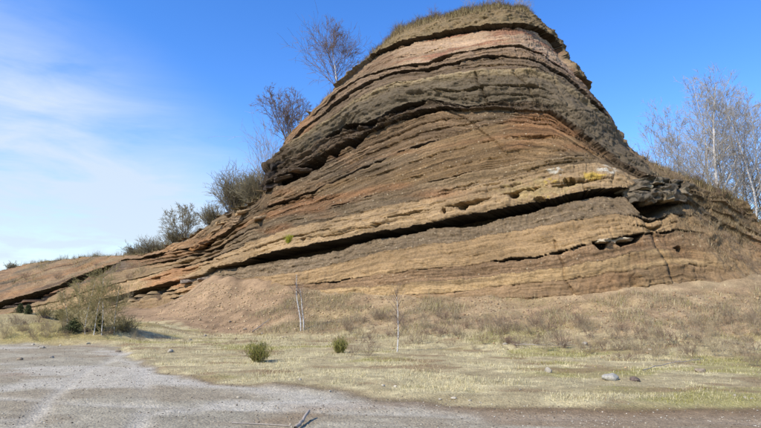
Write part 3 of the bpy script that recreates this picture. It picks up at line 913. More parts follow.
def ground_mat():
    m, t, b = new_mat('quarry_ground')
    a = t.nodes.new('ShaderNodeAttribute')
    a.attribute_name = 'Col'
    g = t.nodes.new('ShaderNodeNewGeometry')
    n_f = nnode(t, 'ShaderNodeTexNoise', Scale=38.0, Detail=6.0, Roughness=0.7)
    n_m = nnode(t, 'ShaderNodeTexNoise', Scale=5.0, Detail=6.0, Roughness=0.65)
    vo = nnode(t, 'ShaderNodeTexVoronoi', Scale=26.0)
    for n in (n_f, n_m, vo):
        t.links.new(g.outputs['Position'], n.inputs['Vector'])
    k = ramp(t, n_f.outputs[0], ((0.25, 0.75), (0.66, 1.34)))
    c = mixcol(t, 1.0, a.outputs['Color'], k, 'MULTIPLY')
    k2 = ramp(t, n_m.outputs[0], ((0.3, 0.7), (0.8, 1.2)))
    c = mixcol(t, 1.0, c, k2, 'MULTIPLY')
    k3 = ramp(t, vo.outputs['Color'], ((0.0, 1.0), (0.82, 1.18)))
    c = mixcol(t, 1.0, c, k3, 'MULTIPLY')
    t.links.new(c, b.inputs['Base Color'])
    bp = nnode(t, 'ShaderNodeBump', Strength=0.9, Distance=0.025)
    hsum = t.nodes.new('ShaderNodeMath')
    hsum.operation = 'MULTIPLY_ADD'
    t.links.new(vo.outputs['Distance'], hsum.inputs[0])
    hsum.inputs[1].default_value = -0.6
    t.links.new(n_f.outputs[0], hsum.inputs[2])
    t.links.new(hsum.outputs[0], bp.inputs['Height'])
    t.links.new(bp.outputs[0], b.inputs['Normal'])
    return m
M_GROUND = ground_mat()
gi = np.arange(GX.size).reshape(GX.shape)
gq = np.stack([gi[:-1, :-1], gi[:-1, 1:], gi[1:, 1:], gi[1:, :-1]], -1).reshape(-1, 4)
tag(mesh_np('ground', np.stack([GX, GY, GZ], -1).reshape(-1, 3), gq, M_GROUND, None, cg.reshape(-1, 3), smooth=True),
    'gravel quarry floor with wheel tracks rising to the foot of the face', kind='structure')

def on_ground(px, py):
    dx, dy, dz = ray(px, py)
    ts = np.linspace(3.5, 70, 4000)
    z = EYE + dz * ts - G(dx * ts, dy * ts)
    i = int(np.argmax(z < 0))
    t = ts[i]
    return Vector((float(dx * t), float(dy * t), float(G(dx * t, dy * t))))

# ------------------------------------------------------------------ plants: branching tubes
def tubes(segs, sides=3):
    """segs: rows p0(3) p1(3) r0 r1 -> V, F (quads)"""
    s = np.asarray(segs, float)
    p0, p1, r0, r1 = s[:, 0:3], s[:, 3:6], s[:, 6], s[:, 7]
    d = p1 - p0
    d = d / (np.linalg.norm(d, axis=1)[:, None] + 1e-9)
    ref = np.where(np.abs(d[:, 2:3]) > 0.9, np.array([[1.0, 0, 0]]), np.array([[0, 0, 1.0]]))
    u = np.cross(d, ref)
    u /= (np.linalg.norm(u, axis=1)[:, None] + 1e-9)
    vv = np.cross(d, u)
    ang = np.linspace(0, 2 * math.pi, sides, endpoint=False)
    ring = np.cos(ang)[None, :, None] * u[:, None, :] + np.sin(ang)[None, :, None] * vv[:, None, :]
    A = p0[:, None, :] + ring * r0[:, None, None]
    Bq = p1[:, None, :] + ring * r1[:, None, None]
    V = np.concatenate([A, Bq], 1).reshape(-1, 3)
    n = len(s)
    base = (np.arange(n) * 2 * sides)[:, None]
    i = np.arange(sides)[None, :]
    j = (i + 1) % sides
    F = np.stack([base + i, base + j, base + sides + j, base + sides + i], -1).reshape(-1, 4)
    return V, F

def grow(segs, p, d, length, r, nseg, wob, up, rnd, tip=0.35):
    pts = [(p.copy(), d.copy(), r)]
    for i in range(nseg):
        d = (d + Vector((rnd.gauss(0, wob), rnd.gauss(0, wob), rnd.gauss(0, wob) + up))).normalized()
        q = p + d * (length / nseg)
        r1 = r * (1 - (1 - tip) * (i + 1) / nseg)
        segs.append((*p, *q, pts[-1][2], r1))
        p = q
        pts.append((p.copy(), d.copy(), r1))
    return pts

def side_dir(d, ang, rnd):
    a = Vector((rnd.gauss(0, 1), rnd.gauss(0, 1), rnd.gauss(0, 1)))
    a = (a - d * a.dot(d)).normalized()
    return (d * math.cos(ang) + a * math.sin(ang)).normalized()

def along(pts, t):
    f = t * (len(pts) - 1)
    i = min(int(f), len(pts) - 2)
    f -= i
    return pts[i][0].lerp(pts[i + 1][0], f), pts[i][1].lerp(pts[i + 1][1], f).normalized(), pts[i][2] * (1 - f) + pts[i + 1][2] * f

def bare_tree(name, h, seed, stems=1, trunk_m=None, twig_m=None, nb=20, spread=0.8, lean=0.05, r0=None, first=0.25, sub=7, fine=6, tw=0.006):
    """leafless tree: trunk(s), limbs, twigs"""
    rnd = random.Random(seed)
    root = empty(name)
    trunk, limbs, twl = [], [], []
    for s in range(stems):
        d = Vector((rnd.gauss(0, lean), rnd.gauss(0, lean), 1)).normalized()
        if stems > 1:
            a = 2 * math.pi * s / stems + rnd.random()
            d = Vector((math.cos(a) * spread * 0.45, math.sin(a) * spread * 0.45, 1)).normalized()
        hh = h * (1 if s == 0 else rnd.uniform(0.7, 0.98))
        rr = (r0 or h * 0.012) * (1 if stems == 1 else 0.7)
        pts = grow(trunk, Vector((0, 0, -0.35)), d, hh + 0.35, rr, 9, 0.05, 0.05, rnd, 0.12)
        for i in range(nb):
            t = first + (0.98 - first) * (i + rnd.random()) / nb
            p, dd, r = along(pts, t)
            ln_ = hh * spread * (0.42 * (1 - t) + 0.14) * rnd.uniform(0.7, 1.25)
            b1 = grow(limbs, p, side_dir(dd, rnd.uniform(0.6, 1.0), rnd), ln_, r * 0.45 + 0.002, 5, 0.12, 0.10, rnd, 0.3)
            for j in range(sub):
                p2, d2, r2 = along(b1, rnd.uniform(0.2, 1.0))
                b2 = grow(limbs, p2, side_dir(d2, rnd.uniform(0.4, 0.9), rnd), ln_ * rnd.uniform(0.3, 0.6), max(r2 * 0.55, tw), 3, 0.16, 0.06, rnd, 0.5)
                for q in range(fine):
                    p3, d3, r3 = along(b2, rnd.uniform(0.25, 1.0))
                    grow(twl, p3, side_dir(d3, rnd.uniform(0.3, 0.9), rnd), ln_ * rnd.uniform(0.12, 0.3), tw, 2, 0.2, 0.02, rnd, 0.6)
    V, F = tubes(trunk, 7)
    mesh_np('trunk', V, F, trunk_m or M_BARK, root, smooth=True)
    V, F = tubes(limbs, 3)
    cr = mesh_np('crown', V, F, twig_m or M_TWIG_PURPLE, root)
    V, F = tubes(twl, 3)
    mesh_np('twigs', V, F, twig_m or M_TWIG_PURPLE, cr)
    return root

def bare_bush(name, h, wdt, seed, n=60, twig_m=None, sub=5, r=0.012, tw=0.005, stem_m=None, parts=True, fine=2):
    """many stems from one root, dome shaped"""
    rnd = random.Random(seed)
    root = empty(name) if parts else None
    stems, twigs = [], []
    for s in range(n):
        a = rnd.random() * 2 * math.pi
        k = math.sqrt(rnd.random())
        d = Vector((math.cos(a) * k * wdt / 2, math.sin(a) * k * wdt / 2, h * (1.0 - 0.45 * k * k))).normalized()
        L = math.hypot(k * wdt / 2, h * (1.0 - 0.45 * k * k)) * rnd.uniform(0.65, 1.05)
        p = Vector((rnd.gauss(0, wdt * 0.06), rnd.gauss(0, wdt * 0.06), -0.08))
        pts = grow(stems, p, d, L, r * rnd.uniform(0.7, 1.2), 4, 0.10, 0.02, rnd, 0.4)
        for j in range(sub):
            p2, d2, r2 = along(pts, rnd.uniform(0.25, 1.0))
            b2 = grow(twigs, p2, side_dir(d2, rnd.uniform(0.3, 0.9), rnd), L * rnd.uniform(0.2, 0.45), max(tw, r2 * 0.5), 2, 0.18, 0.05, rnd, 0.5)
            for q in range(fine):
                p3, d3, r3 = along(b2, rnd.uniform(0.2, 1.0))
                grow(twigs, p3, side_dir(d3, rnd.uniform(0.3, 0.9), rnd), L * rnd.uniform(0.1, 0.22), tw, 1, 0.1, 0.05, rnd, 0.6)
    if parts:
        V, F = tubes(stems, 4)
        mesh_np('stems', V, F, stem_m or M_BARK, root)
        V, F = tubes(twigs, 3)
        mesh_np('crown', V, F, twig_m or M_TWIG_GREY, root)
        return root
    V, F = tubes(stems + twigs, 3)
    return V, F

def put(o, p, rz=0.0, s=1.0):
    o.location = p
    o.rotation_euler.z = rz
    o.scale = (s, s, s)
    return o

def reach(p, py):
    """height of a plant at p whose top stands at this line of the photograph"""
    dx, dy, dz = ray(380.5, py)
    return float(EYE + p.y * dz / dy - p.z)
# ---- trees and bushes on the skyline
p = behind_crest(338, 2.4)
t = bare_tree('birch_tree', reach(p, 36), 3, trunk_m=M_BIRCH, nb=30, spread=1.8, lean=0.03, r0=0.08, first=0.16, tw=0.010, sub=8, twig_m=M_TWIG_BROWN)
put(t, p, 0.3)
tag(t, 'bare birch with pale trunk alone on the left shoulder of the rock face', 'tree')
p = behind_crest(290, 1.8)
t = bare_tree('bare_tree', reach(p, 84), 11, stems=6, nb=15, spread=1.0, r0=0.07, first=0.1, twig_m=M_TWIG_BROWN, tw=0.010, sub=6, fine=5)
put(t, p, 1.0)
tag(t, 'bare many-stemmed small tree just below the lone birch on the shoulder', 'tree')
p = behind_crest(268, 1.6)
t = bare_bush('bare_bush', reach(p, 122), 3.4, 12, n=40, twig_m=M_TWIG_PALE, tw=0.008, sub=5)
put(t, p, 0.4)
tag(t, 'thin pale bare bush beside the dark blocky nose of the rock', 'bush')
for (px, back, top_, w_, sd, lab, n_) in (
        (233, 2.5, 172, 4.4, 21, 'dense grey bare bush at the notch below the dark rock nose', 190),
        (257, 3.0, 172, 3.4, 22, 'grey olive bush squeezed against the dark rock nose', 170),
        (212, 2.2, 205, 2.8, 23, 'low grey bush downhill of the dense notch bush', 110),
        (178, 3.0, 228, 3.6, 24, 'grey bush at the foot of the small round-crowned skyline tree', 120),
        (155, 3.0, 240, 4.4, 25, 'wide low grey green bush on the hill crest', 150),
        (137, 3.0, 246, 3.4, 26, 'lowest grey green bush at the end of the hill crest row', 110)):
    p = behind_crest(px, back)
    t = bare_bush('bare_bush', max(reach(p, top_), 0.8), w_, sd, n=n_, twig_m=M_TWIG_GREY, tw=0.012, r=0.018, sub=6)
    put(t, p, sd)
    tag(t, lab, 'bush', 'bushes along the left skyline')
p = behind_crest(187, 4.0)
t = bare_tree('bare_tree', reach(p, 203), 31, stems=4, nb=14, spread=1.1, r0=0.10, first=0.2, twig_m=M_TWIG_GREY, tw=0.012)
put(t, p, 2.0)
tag(t, 'small round-crowned bare tree on the hill crest among grey bushes', 'tree')
p = behind_crest(11, 3.0)
t = bare_bush('bare_bush', reach(p, 262), 2.0, 33, n=60, twig_m=M_TWIG_GREY, tw=0.018, r=0.02)
put(t, p, 0.2)
tag(t, 'tiny lone bush on the far end of the orange hill', 'bush')

# ---- birches beyond the right flank
RB = [(676, 12, 122, 41, 0.06), (688, 11, 104, 42, 0.08), (696, 13, 88, 43, 0.09), (713, 9, 84, 44, 0.17), (727, 13, 92, 45, 0.08),
      (744, 12, 100, 46, 0.08), (757, 9, 106, 47, 0.10), (772, 10, 112, 48, 0.09), (790, 12, 118, 49, 0.09),
      (705, 16, 96, 141, 0.07), (735, 16, 96, 142, 0.07), (764, 15, 104, 143, 0.07), (684, 16, 112, 144, 0.06)]
RBL = ['slender bare birch at the uphill end of the birch row beyond the flank', 'bare birch second in the row beyond the flank, with two stems',
       'tall bare birch behind the thick white trunk beyond the flank', 'tallest birch with thick white trunk beyond the right flank',
       'bare two-stemmed birch just downhill of the thick white trunk', 'bare birch rising behind the dense dark bush on the flank',
       'pale barked birch downhill of the dense dark bush', 'bare birch low on the flank past the dense dark bush',
       'last bare birch at the downhill end of the row', 'thin grey birch in the back row directly behind the thick white trunk',
       'thin grey birch in the back row behind the dense dark bush', 'thin grey birch at the downhill end of the back row', 'thin grey birch at the uphill end of the back row']
for (px, back, top_, sd, r_), lab in zip(RB, RBL):
    p = behind_crest(px, back)
    p.z -= 0.3
    t = bare_tree('birch_tree', reach(p, top_), sd, trunk_m=M_BIRCH if sd in (43, 44, 47, 48) else M_BARK, nb=30 if sd not in (42, 45) else 19, spread=0.74, lean=0.05, r0=r_, first=0.14,
                  sub=7, fine=5, tw=0.009, stems=2 if sd in (42, 45) else 1)
    put(t, p, sd)
    tag(t, lab, 'tree', 'birches beyond the right flank')

def leafy(name, h, wdt, seed, n, mat, stem_m=None, ls=0.06, cone=False):
    """small evergreen or green broom: stems with many little leaf blades"""
    rnd = random.Random(seed)
    root = empty(name)
    stems = []
    V, F = [], []
    if cone:
        grow(stems, Vector((0, 0, -0.1)), Vector((0, 0, 1)), h + 0.1, h * 0.03, 4, 0.02, 0.1, rnd, 0.2)
    for s in range(n):
        a = rnd.random() * 2 * math.pi
        if cone:
            t = rnd.random() ** 0.8
            rad = wdt * 0.62 * (1 - t ** 1.5) * rnd.uniform(0.2, 1.3) + 0.02
            base = Vector((0, 0, h * t * 0.95))
            tip = base + Vector((math.cos(a) * rad, math.sin(a) * rad, rnd.uniform(-0.02, 0.10) * h))
            pts = [base.lerp(tip, q / 4.0) for q in range(5)]
            stems.append((*base, *tip, 0.006, 0.003))
        else:
            k = math.sqrt(rnd.random())
            d = Vector((math.cos(a) * k * wdt / 2, math.sin(a) * k * wdt / 2, h * (1 - 0.4 * k * k))) * (rnd.uniform(0.45, 1.15) if ls < 0.15 else rnd.uniform(0.7, 1.05))
            st = Vector((rnd.gauss(0, wdt * 0.05), rnd.gauss(0, wdt * 0.05), -0.04))
            pts = [st + d * (q / 6.0) + Vector((rnd.gauss(0, .01), rnd.gauss(0, .01), 0)) for q in range(7)]
            stems.append((*pts[0], *pts[-1], 0.006, 0.003))
            pts = pts[2:]
        for p in pts:
            for q in range(3):
                dd = Vector((rnd.gauss(0, 0.5 if ls < .15 else .7), rnd.gauss(0, 0.5 if ls < .15 else .7), rnd.gauss(0.9 if not cone else 0.1, 0.4))).normalized()
                ww = dd.cross(Vector((rnd.gauss(0, 1), rnd.gauss(0, 1), rnd.gauss(0, 1)))).normalized() * ls * (0.22 if cone or ls > 0.15 else 0.06)
                i = len(V)
                o = p + Vector((rnd.gauss(0, ls * .3), rnd.gauss(0, ls * .3), rnd.gauss(0, ls * .3)))
                V += [o - ww, o + ww, o + dd * ls]
                F.append((i, i + 1, i + 2))
    v2, f2 = tubes(stems, 4)
    mesh_np('stems' if not cone else 'trunk', v2, f2, stem_m or M_TWIG_OLIVE, root)
    mesh_np('crown', np.array([tuple(q) for q in V]), F, mat, root)
    return root

p = behind_crest(735, 4.0)
t = bare_bush('bare_bush', 2.0, 2.8, 51, n=90, twig_m=M_TWIG_DARK, tw=0.009, r=0.014, sub=6)
put(t, p, 0)
tag(t, 'dense dark olive bush among the white birches on the right flank', 'bush')

# ---- broom, conifers and birches on the floor and in front of the hill
for (px, py, h_, w_, sd, m_, lab) in (
        (258, 362, 0.50, 0.74, 61, M_BROOM, 'round green broom bush in the straw grass near the gravel'),
        (340, 353, 0.42, 0.50, 62, M_BROOM, 'smaller green broom bush at the edge of the weedy apron')):
    t = leafy('broom_bush', h_, w_, sd, 110, m_, ls=0.11)
    put(t, on_ground(px, py), sd)
    tag(t, lab, 'bush')
p, _, _ = on_face(292, 243)
t = leafy('broom_bush', 0.55, 0.62, 63, 110, M_BROOM_Y, ls=0.12)
put(t, p + Vector((0, 0.05, -0.05)), 0)
tag(t, 'yellow green tuft of broom growing on the buff ledge', 'bush')
CON = [(98, 331, 0.60, 0.41, 64, 'dark young conifer at the foot of the bare birch clump'),
       (20, 313, 0.60, 0.44, 65, 'dark young conifer by the end of the black seam'),
       (12, 312, 0.47, 0.33, 66, 'smaller conifer beside the one by the black seam'),
       (60, 320, 0.49, 0.50, 67, 'dark green young conifer between seam and birch clump'),
       (74, 333, 0.52, 0.72, 68, 'broad dense dark bushy conifer under the birch clump'),
       (28, 314, 0.42, 0.30, 69, 'little pointed conifer next to grey scrub under the seam')]
for (px, py, h_, w_, sd, lab) in CON:
    t = leafy('young_conifer', h_, w_, sd, 260, M_CONIFER, M_BARK, ls=0.075, cone=True)
    put(t, on_ground(px, py), sd)
    tag(t, lab, 'conifer', 'young conifers before the hill')
LBT = [(78, 332, 3.0, 71, 'leftmost thin bare birch of the clump before the orange hill'),
       (86, 334, 3.5, 72, 'bare birch with white trunk inside the clump before the hill'),
       (93, 335, 3.7, 73, 'tallest bare birch of the clump before the hill'),
       (102, 335, 3.3, 74, 'bare birch beside the dark young conifer at the clump'),
       (114, 334, 2.7, 75, 'low spreading bare birch on the talus side of the clump'),
       (68, 330, 2.4, 76, 'short bare birch over the broad conifer')]
LBT = [(a, b, c, d, e_.replace('leftmost thin', 'thin')) for a, b, c, d, e_ in LBT]
for (px, py, h_, sd, lab) in LBT:
    t = bare_tree('birch_tree', h_ * 0.62, sd, trunk_m=M_BIRCH, twig_m=M_TWIG_OLIVE, nb=26, spread=1.05, r0=0.022, first=0.10, sub=7, fine=5, tw=0.0045)
    put(t, on_ground(px, py), sd)
    tag(t, lab, 'tree', 'birch clump before the hill')
for (px, py, h_, w_, sd, lab) in ((6, 312, 1.0, 1.4, 77, 'grey scrub bush under the end of the black seam'), (45, 318, 0.7, 1.0, 78, 'grey scrub bush beside the little pointed conifer'),
                                  (125, 331, 0.6, 1.2, 79, 'low olive scrub at the edge of the talus fan')):
    t = bare_bush('scrub_bush', h_, w_, sd, n=60, twig_m=M_TWIG_OLIVE, tw=0.006, r=0.009)
    put(t, on_ground(px, py), sd)
    tag(t, lab, 'bush')
# saplings at the foot of the face
for (px, py, h_, sd, st, lab) in ((301, 331, 2.55, 81, 2, 'thin white birch sapling with two stems on the talus fan'),
                                  (397, 352, 1.9, 82, 1, 'thin pale sapling standing in the weeds at the foot')):
    rnd = random.Random(sd)
    root = empty('birch_sapling')
    seg, tw_ = [], []
    for s in range(st):
        pts = grow(seg, Vector((0.12 * s, 0, -0.1)), Vector((0.02 + 0.03 * s, 0, 1)), h_ * (1 - 0.25 * s), 0.034 if st == 2 else 0.02, 9, 0.06, 0.05, rnd, 0.25)
        for i in range(34):
            q, dd, r = along(pts, rnd.uniform(0.2, 1))
            grow(tw_, q, side_dir(dd, rnd.uniform(0.5, 1.0), rnd), h_ * rnd.uniform(0.12, 0.32), 0.0075, 3, 0.12, 0.1, rnd, 0.5)
    V, F = tubes(seg, 6)
    mesh_np('trunk', V, F, M_BIRCH, root)
    V, F = tubes(tw_, 3)
    mesh_np('crown', V, F, M_TWIG_BROWN, root)
    put(root, on_ground(px, py), 0)
    tag(root, lab, 'sapling')

# ---- dry weeds and shrublets on the apron
TEMPL = []
for k in range(7):
    V, F = bare_bush('dry_shrub', 0.5 + 0.09 * ((k * 3) % 7), 0.9 + 0.12 * (k % 4), 90 + k, n=10 + 2 * k, sub=5, r=0.0045, tw=0.003, parts=False, fine=3)
    o = mesh_np('dry_shrub', V, F, (M_TWIG_DRY, M_TWIG_PALE, M_TWIG_RED)[k % 3])
    TEMPL.append(o)
used = [False] * 7
r2 = random.Random(5)
def weed(px, py, s):
    k = r2.randrange(7)
    o = TEMPL[k] if not used[k] else link(TEMPL[k].copy())
    used[k] = True
    put(o, on_ground(px, py), r2.random() * 6.28, s)
    look = ('grey brown', 'pale straw', 'dark reddish')[k % 3]
    size = 'tall' if s > 0.5 else 'low'
    zone = ('in the rough grass before the low hill' if px < 140 else 'on the talus fan by the white sapling' if px < 335 else 'around the thin pale sapling' if px < 425 else 'under the long black gap' if px < 520 else
            'below the burrowed buff ledge' if px < 600 else 'below the jutting dark slabs' if px < 690 else 'at the foot of the weathered flank')
    tag(o, '%s %s leafless shrub %s' % (size, look, zone), 'shrub', 'dry shrubs along the foot of the face')
for i in range(185):
    px = 330 + 440 * r2.random() ** 0.9
    top = np.interp(px, [330, 380, 450, 560, 620, 700, 770], [335, 318, 318, 322, 330, 326, 320])
    py = top + r2.random() ** 1.6 * 34
    weed(px, py, r2.uniform(0.30, 0.75))
for (px, py) in ((425, 322), (440, 324), (455, 320), (468, 325), (480, 328), (500, 331), (510, 330), (530, 334), (545, 332), (735, 322), (748, 330), (757, 318), (728, 316), (745, 362), (755, 366),
                 (318, 334), (345, 326), (362, 322), (376, 320), (395, 318), (408, 322)):
    weed(px, py, r2.uniform(0.55, 0.85))
for i in range(40):
    weed(r2.uniform(0, 135), 322 + 20 * r2.random(), r2.uniform(0.3, 0.7))
for i in range(14):
    weed(120 + r2.random() * 200, 336 + r2.random() * 8, r2.uniform(0.25, 0.4))

# ---- dry shrubs rooted on the rock flank
for i, (px, py) in enumerate(((655, 165), (668, 172), (690, 182), (705, 190), (722, 203), (735, 214), (748, 225), (700, 215), (715, 228), (724, 240), (730, 248), (742, 236),
                              (712, 196), (680, 180), (756, 240), (646, 158), (736, 262), (752, 272), (745, 285), (735, 296), (757, 296), (548, 238), (592, 96), (618, 126), (604, 112))):
    k = i % 7
    o = link(TEMPL[k].copy())
    p, _, _ = on_face(px, py)
    put(o, p + Vector((0, 0.05, -0.05)), i, r2.uniform(0.5, 1.0))
    o.rotation_euler.x = 0.35
    look = ('grey brown', 'pale straw', 'dark reddish')[k % 3]
    zone = 'under the dark parting of the lower face' if px == 548 else 'on the steep upper right edge of the rock' if px < 640 else 'on the brow of the right flank' if py < 210 and px < 725 else \
           'in the gully of the right flank' if py < 255 else 'low on the earthy right flank'
    tag(o, '%s dry shrub %s' % (look, zone), 'shrub', 'dry shrubs on the right flank')

# ---- scrub dotted over the low hill
for i, (px, py) in enumerate(((14, 284), (30, 280), (46, 272), (58, 279), (72, 268), (84, 275), (97, 266), (118, 272), (130, 279), (142, 274), (150, 290), (126, 300), (138, 310), (160, 300), (112, 290), (104, 309), (60, 303), (36, 300))):
    o = link(TEMPL[(i * 2) % 7].copy())
    p, _, _ = on_face(px, py)
    put(o, p + Vector((0, 0.05, -0.08)), i, r2.uniform(1.0, 1.9))
    tag(o, '%s leafless shrub on the slope of the low orange hill %s the black seam' % (('grey brown', 'pale straw', 'dark reddish')[((i * 2) % 7) % 3],
        'above' if py < np.interp(px, [0, 60, 118], [303, 285, 258]) else 'below'), 'shrub', 'shrubs on the low hill')

# ---- scrubby tufts along the crest
for i, px in enumerate((398, 412, 424, 436, 449, 461, 470, 482, 491, 498, 506, 513, 520, 527, 534, 545, 556, 375, 386)):
    o = link(TEMPL[(i * 3) % 7].copy())
    p = behind_crest(px, 0.35 + 0.4 * (i % 3))
    put(o, p, i * 1.7, (0.9 if i % 3 else 1.25) * (1.5 if 480 < px < 530 else 1.0))
    tag(o, '%s leafless shrub on the %s' % (('grey brown', 'pale straw', 'dark reddish')[((i * 3) % 7) % 3], 'grassy summit of the rock face' if px > 440 else 'grassy left shoulder of the summit' if px < 440 else ''),
        'shrub', 'shrubs on the summit')

# ------------------------------------------------------------------ grass (stuff)
def blades(P, L, W, lean, cols, name, label, seed=1):
    """P (n,3) roots; one bent blade each: 2 triangles + tip"""
    g = np.random.default_rng(seed)
    n = len(P)
    az = g.uniform(0, 2 * math.pi, n)
    ln_ = np.abs(g.normal(lean, lean * 0.5, n))
    dh = np.stack([np.cos(az), np.sin(az), np.zeros(n)], -1)
    sd = np.stack([-np.sin(az + g.normal(0, .8, n)), np.cos(az + g.normal(0, .8, n)), np.zeros(n)], -1)
    L = L[:, None]
    W = W[:, None]
    mid = P + dh * L * 0.5 * np.sin(ln_)[:, None] * 0.7
    mid[:, 2] += (L[:, 0] * 0.55 * np.cos(ln_ * 0.6))
    tip = P + dh * L * np.sin(np.clip(ln_ * 1.25, 0, 1.65))[:, None]
    tip[:, 2] += L[:, 0] * np.maximum(np.cos(np.clip(ln_ * 1.15, 0, 1.6)), 0.08)
    V = np.stack([P - sd * W, P + sd * W, mid - sd * W * 0.7, mid + sd * W * 0.7, tip], 1).reshape(-1, 3)
    b = (np.arange(n) * 5)[:, None]
    F = np.concatenate([b + np.array([[0, 1, 3]]), b + np.array([[0, 3, 2]]), b + np.array([[2, 3, 4]])], 0)
    o = mesh_np(name, V, F, M_GRASS, None, np.repeat(cols, 5, 0))
    tag(o, label, 'grass', kind='stuff')
    return o
g = np.random.default_rng(3)
n = 270000
# even density in the picture: sample distance logarithmically
yy = np.exp(g.uniform(math.log(8.2), math.log(27), n))
xx = (g.uniform(-300, 860, n) - 380.5) / FPX * yy
de_ = yy - EDGE(xx) + 0.5 * fbm(xx * 0.7, yy * 0.7, 0, 4, 151) * sstep(5, 12, yy)
T_ = Y0(xx) - yy
clump = fbm(xx * 1.3, yy * 1.3, 2, 4, 171)
dens = sstep(-0.05, 0.5, de_) * (0.12 + 1.0 * sstep(-0.35, 0.5, clump)) * (1 - 0.75 * sstep(6.0, 2.5, T_)) * (1 - 0.96 * np.exp(-((xx + 8.2) / 4.2) ** 2) * sstep(7, 5.5, T_))
keep = g.random(n) < dens
xx, yy, T_, clump = xx[keep], yy[keep], T_[keep], clump[keep]
n = len(xx)
P = np.stack([xx, yy, G(xx, yy) - 0.01], -1)
ms = sstep(0.2, 0.7, fbm(xx * 0.45, yy * 1.1, 6, 4, 157) + 0.3 * sstep(2, 6, xx))
pick = g.random(n)
cb = np.ones((n, 3)) * lin((232, 216, 164), 0.88)
cb[pick < 0.25] = lin((208, 188, 138), 0.82)
cb[pick > 0.90] = lin((150, 124, 88), 0.8)
gm = g.random(n) < 0.06 + 0.6 * ms
br = g.random(n) < 0.7 * sstep(0.1, 0.7, fbm(xx * 0.8, yy * 1.5, 9, 4, 158))
cb[br] = lin((166, 138, 100), 0.8)
cb[gm] = lin((156, 148, 70), 0.8)
cb *= g.uniform(0.7, 1.12, n)[:, None]
L = g.uniform(0.035, 0.10, n) * (1 + 0.6 * np.clip(clump, 0, 1)) * np.interp(yy, [8, 25], [0.9, 1.5])
blades(P, L, 0.0018 * np.interp(yy, [8, 25], [1.0, 2.4]) * np.ones(n), 1.2, cb, 'dry_grass', 'straw coloured short grass covering the ground behind the gravel')

# withered weeds standing on the apron
n = 110000
xx = g.uniform(-7, 21, n)
yy = Y0(xx) - g.uniform(-0.8, 8.5, n)
cw = fbm(xx * 0.9, yy * 0.9, 5, 4, 175)
T_ = Y0(xx) - yy
kp = g.random(n) < (0.15 + 0.85 * sstep(-0.1, 0.5, cw)) * sstep(8.5, 5.5, T_ + 1.5 * cw) * sstep(-6.5, -3, xx + 2 * cw)
xx, yy, cw = xx[kp], yy[kp], cw[kp]
n = len(xx)
cb = np.array([lin((164, 144, 114), ALB), lin((192, 174, 132), ALB), lin((142, 122, 102), ALB), lin((206, 190, 144), ALB), lin((168, 158, 94), ALB)])[g.integers(0, 5, n)] * g.uniform(0.75, 1.2, n)[:, None]
blades(np.stack([xx, yy, G(xx, yy) - 0.01], -1), g.uniform(0.10, 0.30, n) * (1 + 0.7 * np.clip(cw, 0, 1)), np.full(n, 0.0036), 0.8, cb, 'dry_weeds',
       'withered brown weeds covering the apron under the face', 9)

# grass tufts on the crest and the upper flank of the rock
n = 80000
jj = g.integers(0, NC, n)
pxs = PX[0, jj]
dn = np.interp(pxs, [100, 265, 300, 370, 400, 520, 545, 575, 600, 640, 650, 761, 900], [0.35, 0.3, 0.5, 0.6, 1, 1, .8, .35, .3, .5, .6, .6, .5])
kp = g.random(n) < dn * (0.35 + 0.65 * sstep(-0.2, 0.5, vnoise(XC[jj] * 1.3, 0, 0, 181)))
jj = jj[kp]
n = len(jj)
bk = np.abs(g.normal(0, 0.55, n))
front = g.random(n) < 0.5
Pg = np.empty((n, 3))
ii = np.clip((g.random(n) ** 1.7 * 26).astype(int), 0, NR - 1)
for q in range(3):
    src = (RX, RY, RZ)[q]
    Pg[:, q] = src[ii, jj]
bz = np.interp(bk, np.r_[0, offs], np.r_[0, dzs])
Pb = np.stack([TX[0, jj], TY[0, jj] + bk, CREST[jj] + bz * gf[0, jj]], -1)
Pg = np.where(front[:, None], Pg, Pb)
okf = ~front | (K[ii, jj] == 0) | (PX[ii, jj] > 640)
Pg, jj = Pg[okf], jj[okf]
n = len(Pg)
cb = np.ones((n, 3)) * lin((176, 158, 112), ALB)
pk = g.random(n)
cb[pk < 0.35] = lin((140, 122, 80), ALB)
cb[pk > 0.75] = lin((128, 104, 80), ALB)
cb *= g.uniform(0.7, 1.2, n)[:, None]
tuft = sstep(0.1, 0.7, vnoise(XC[jj] * 2.1, 0, 0, 182))
blades(Pg, g.uniform(0.2, 0.55, n) * (1 + 0.9 * tuft), np.full(n, 0.009), 0.55, cb, 'crest_grass', 'dry grass tufts fringing the crest of the rock face', 4)

# dead grass on the weathered right flank and on the hill's brow
n = 150000
jj = g.integers(int(np.searchsorted(XC, 9.5)), NC, n)
ii = (g.random(n) * NR * 0.8).astype(int)
pxx, pyy = PX[ii, jj], PY[ii, jj]
f_ = flank[ii, jj] * sstep(285, 200, pyy) * sstep(640, 665, pxx) * (0.25 + 0.75 * sstep(-0.1, 0.5, fbm(X[ii, jj] * .9 + Z[ii, jj] * .5, Z[ii, jj] * .4, 0, 3, 183)))
kp = g.random(n) < f_
ii, jj = ii[kp], jj[kp]
n = len(ii)
cb = np.array([lin((168, 144, 104), ALB), lin((140, 116, 84), ALB), lin((186, 164, 124), ALB)])[g.integers(0, 3, n)] * g.uniform(0.75, 1.2, n)[:, None]
blades(np.stack([RX[ii, jj], RY[ii, jj], RZ[ii, jj]], -1), g.uniform(0.10, 0.32, n), np.full(n, 0.005), 0.9, cb, 'flank_grass', 'withered grass matting the right flank of the rock', 5)

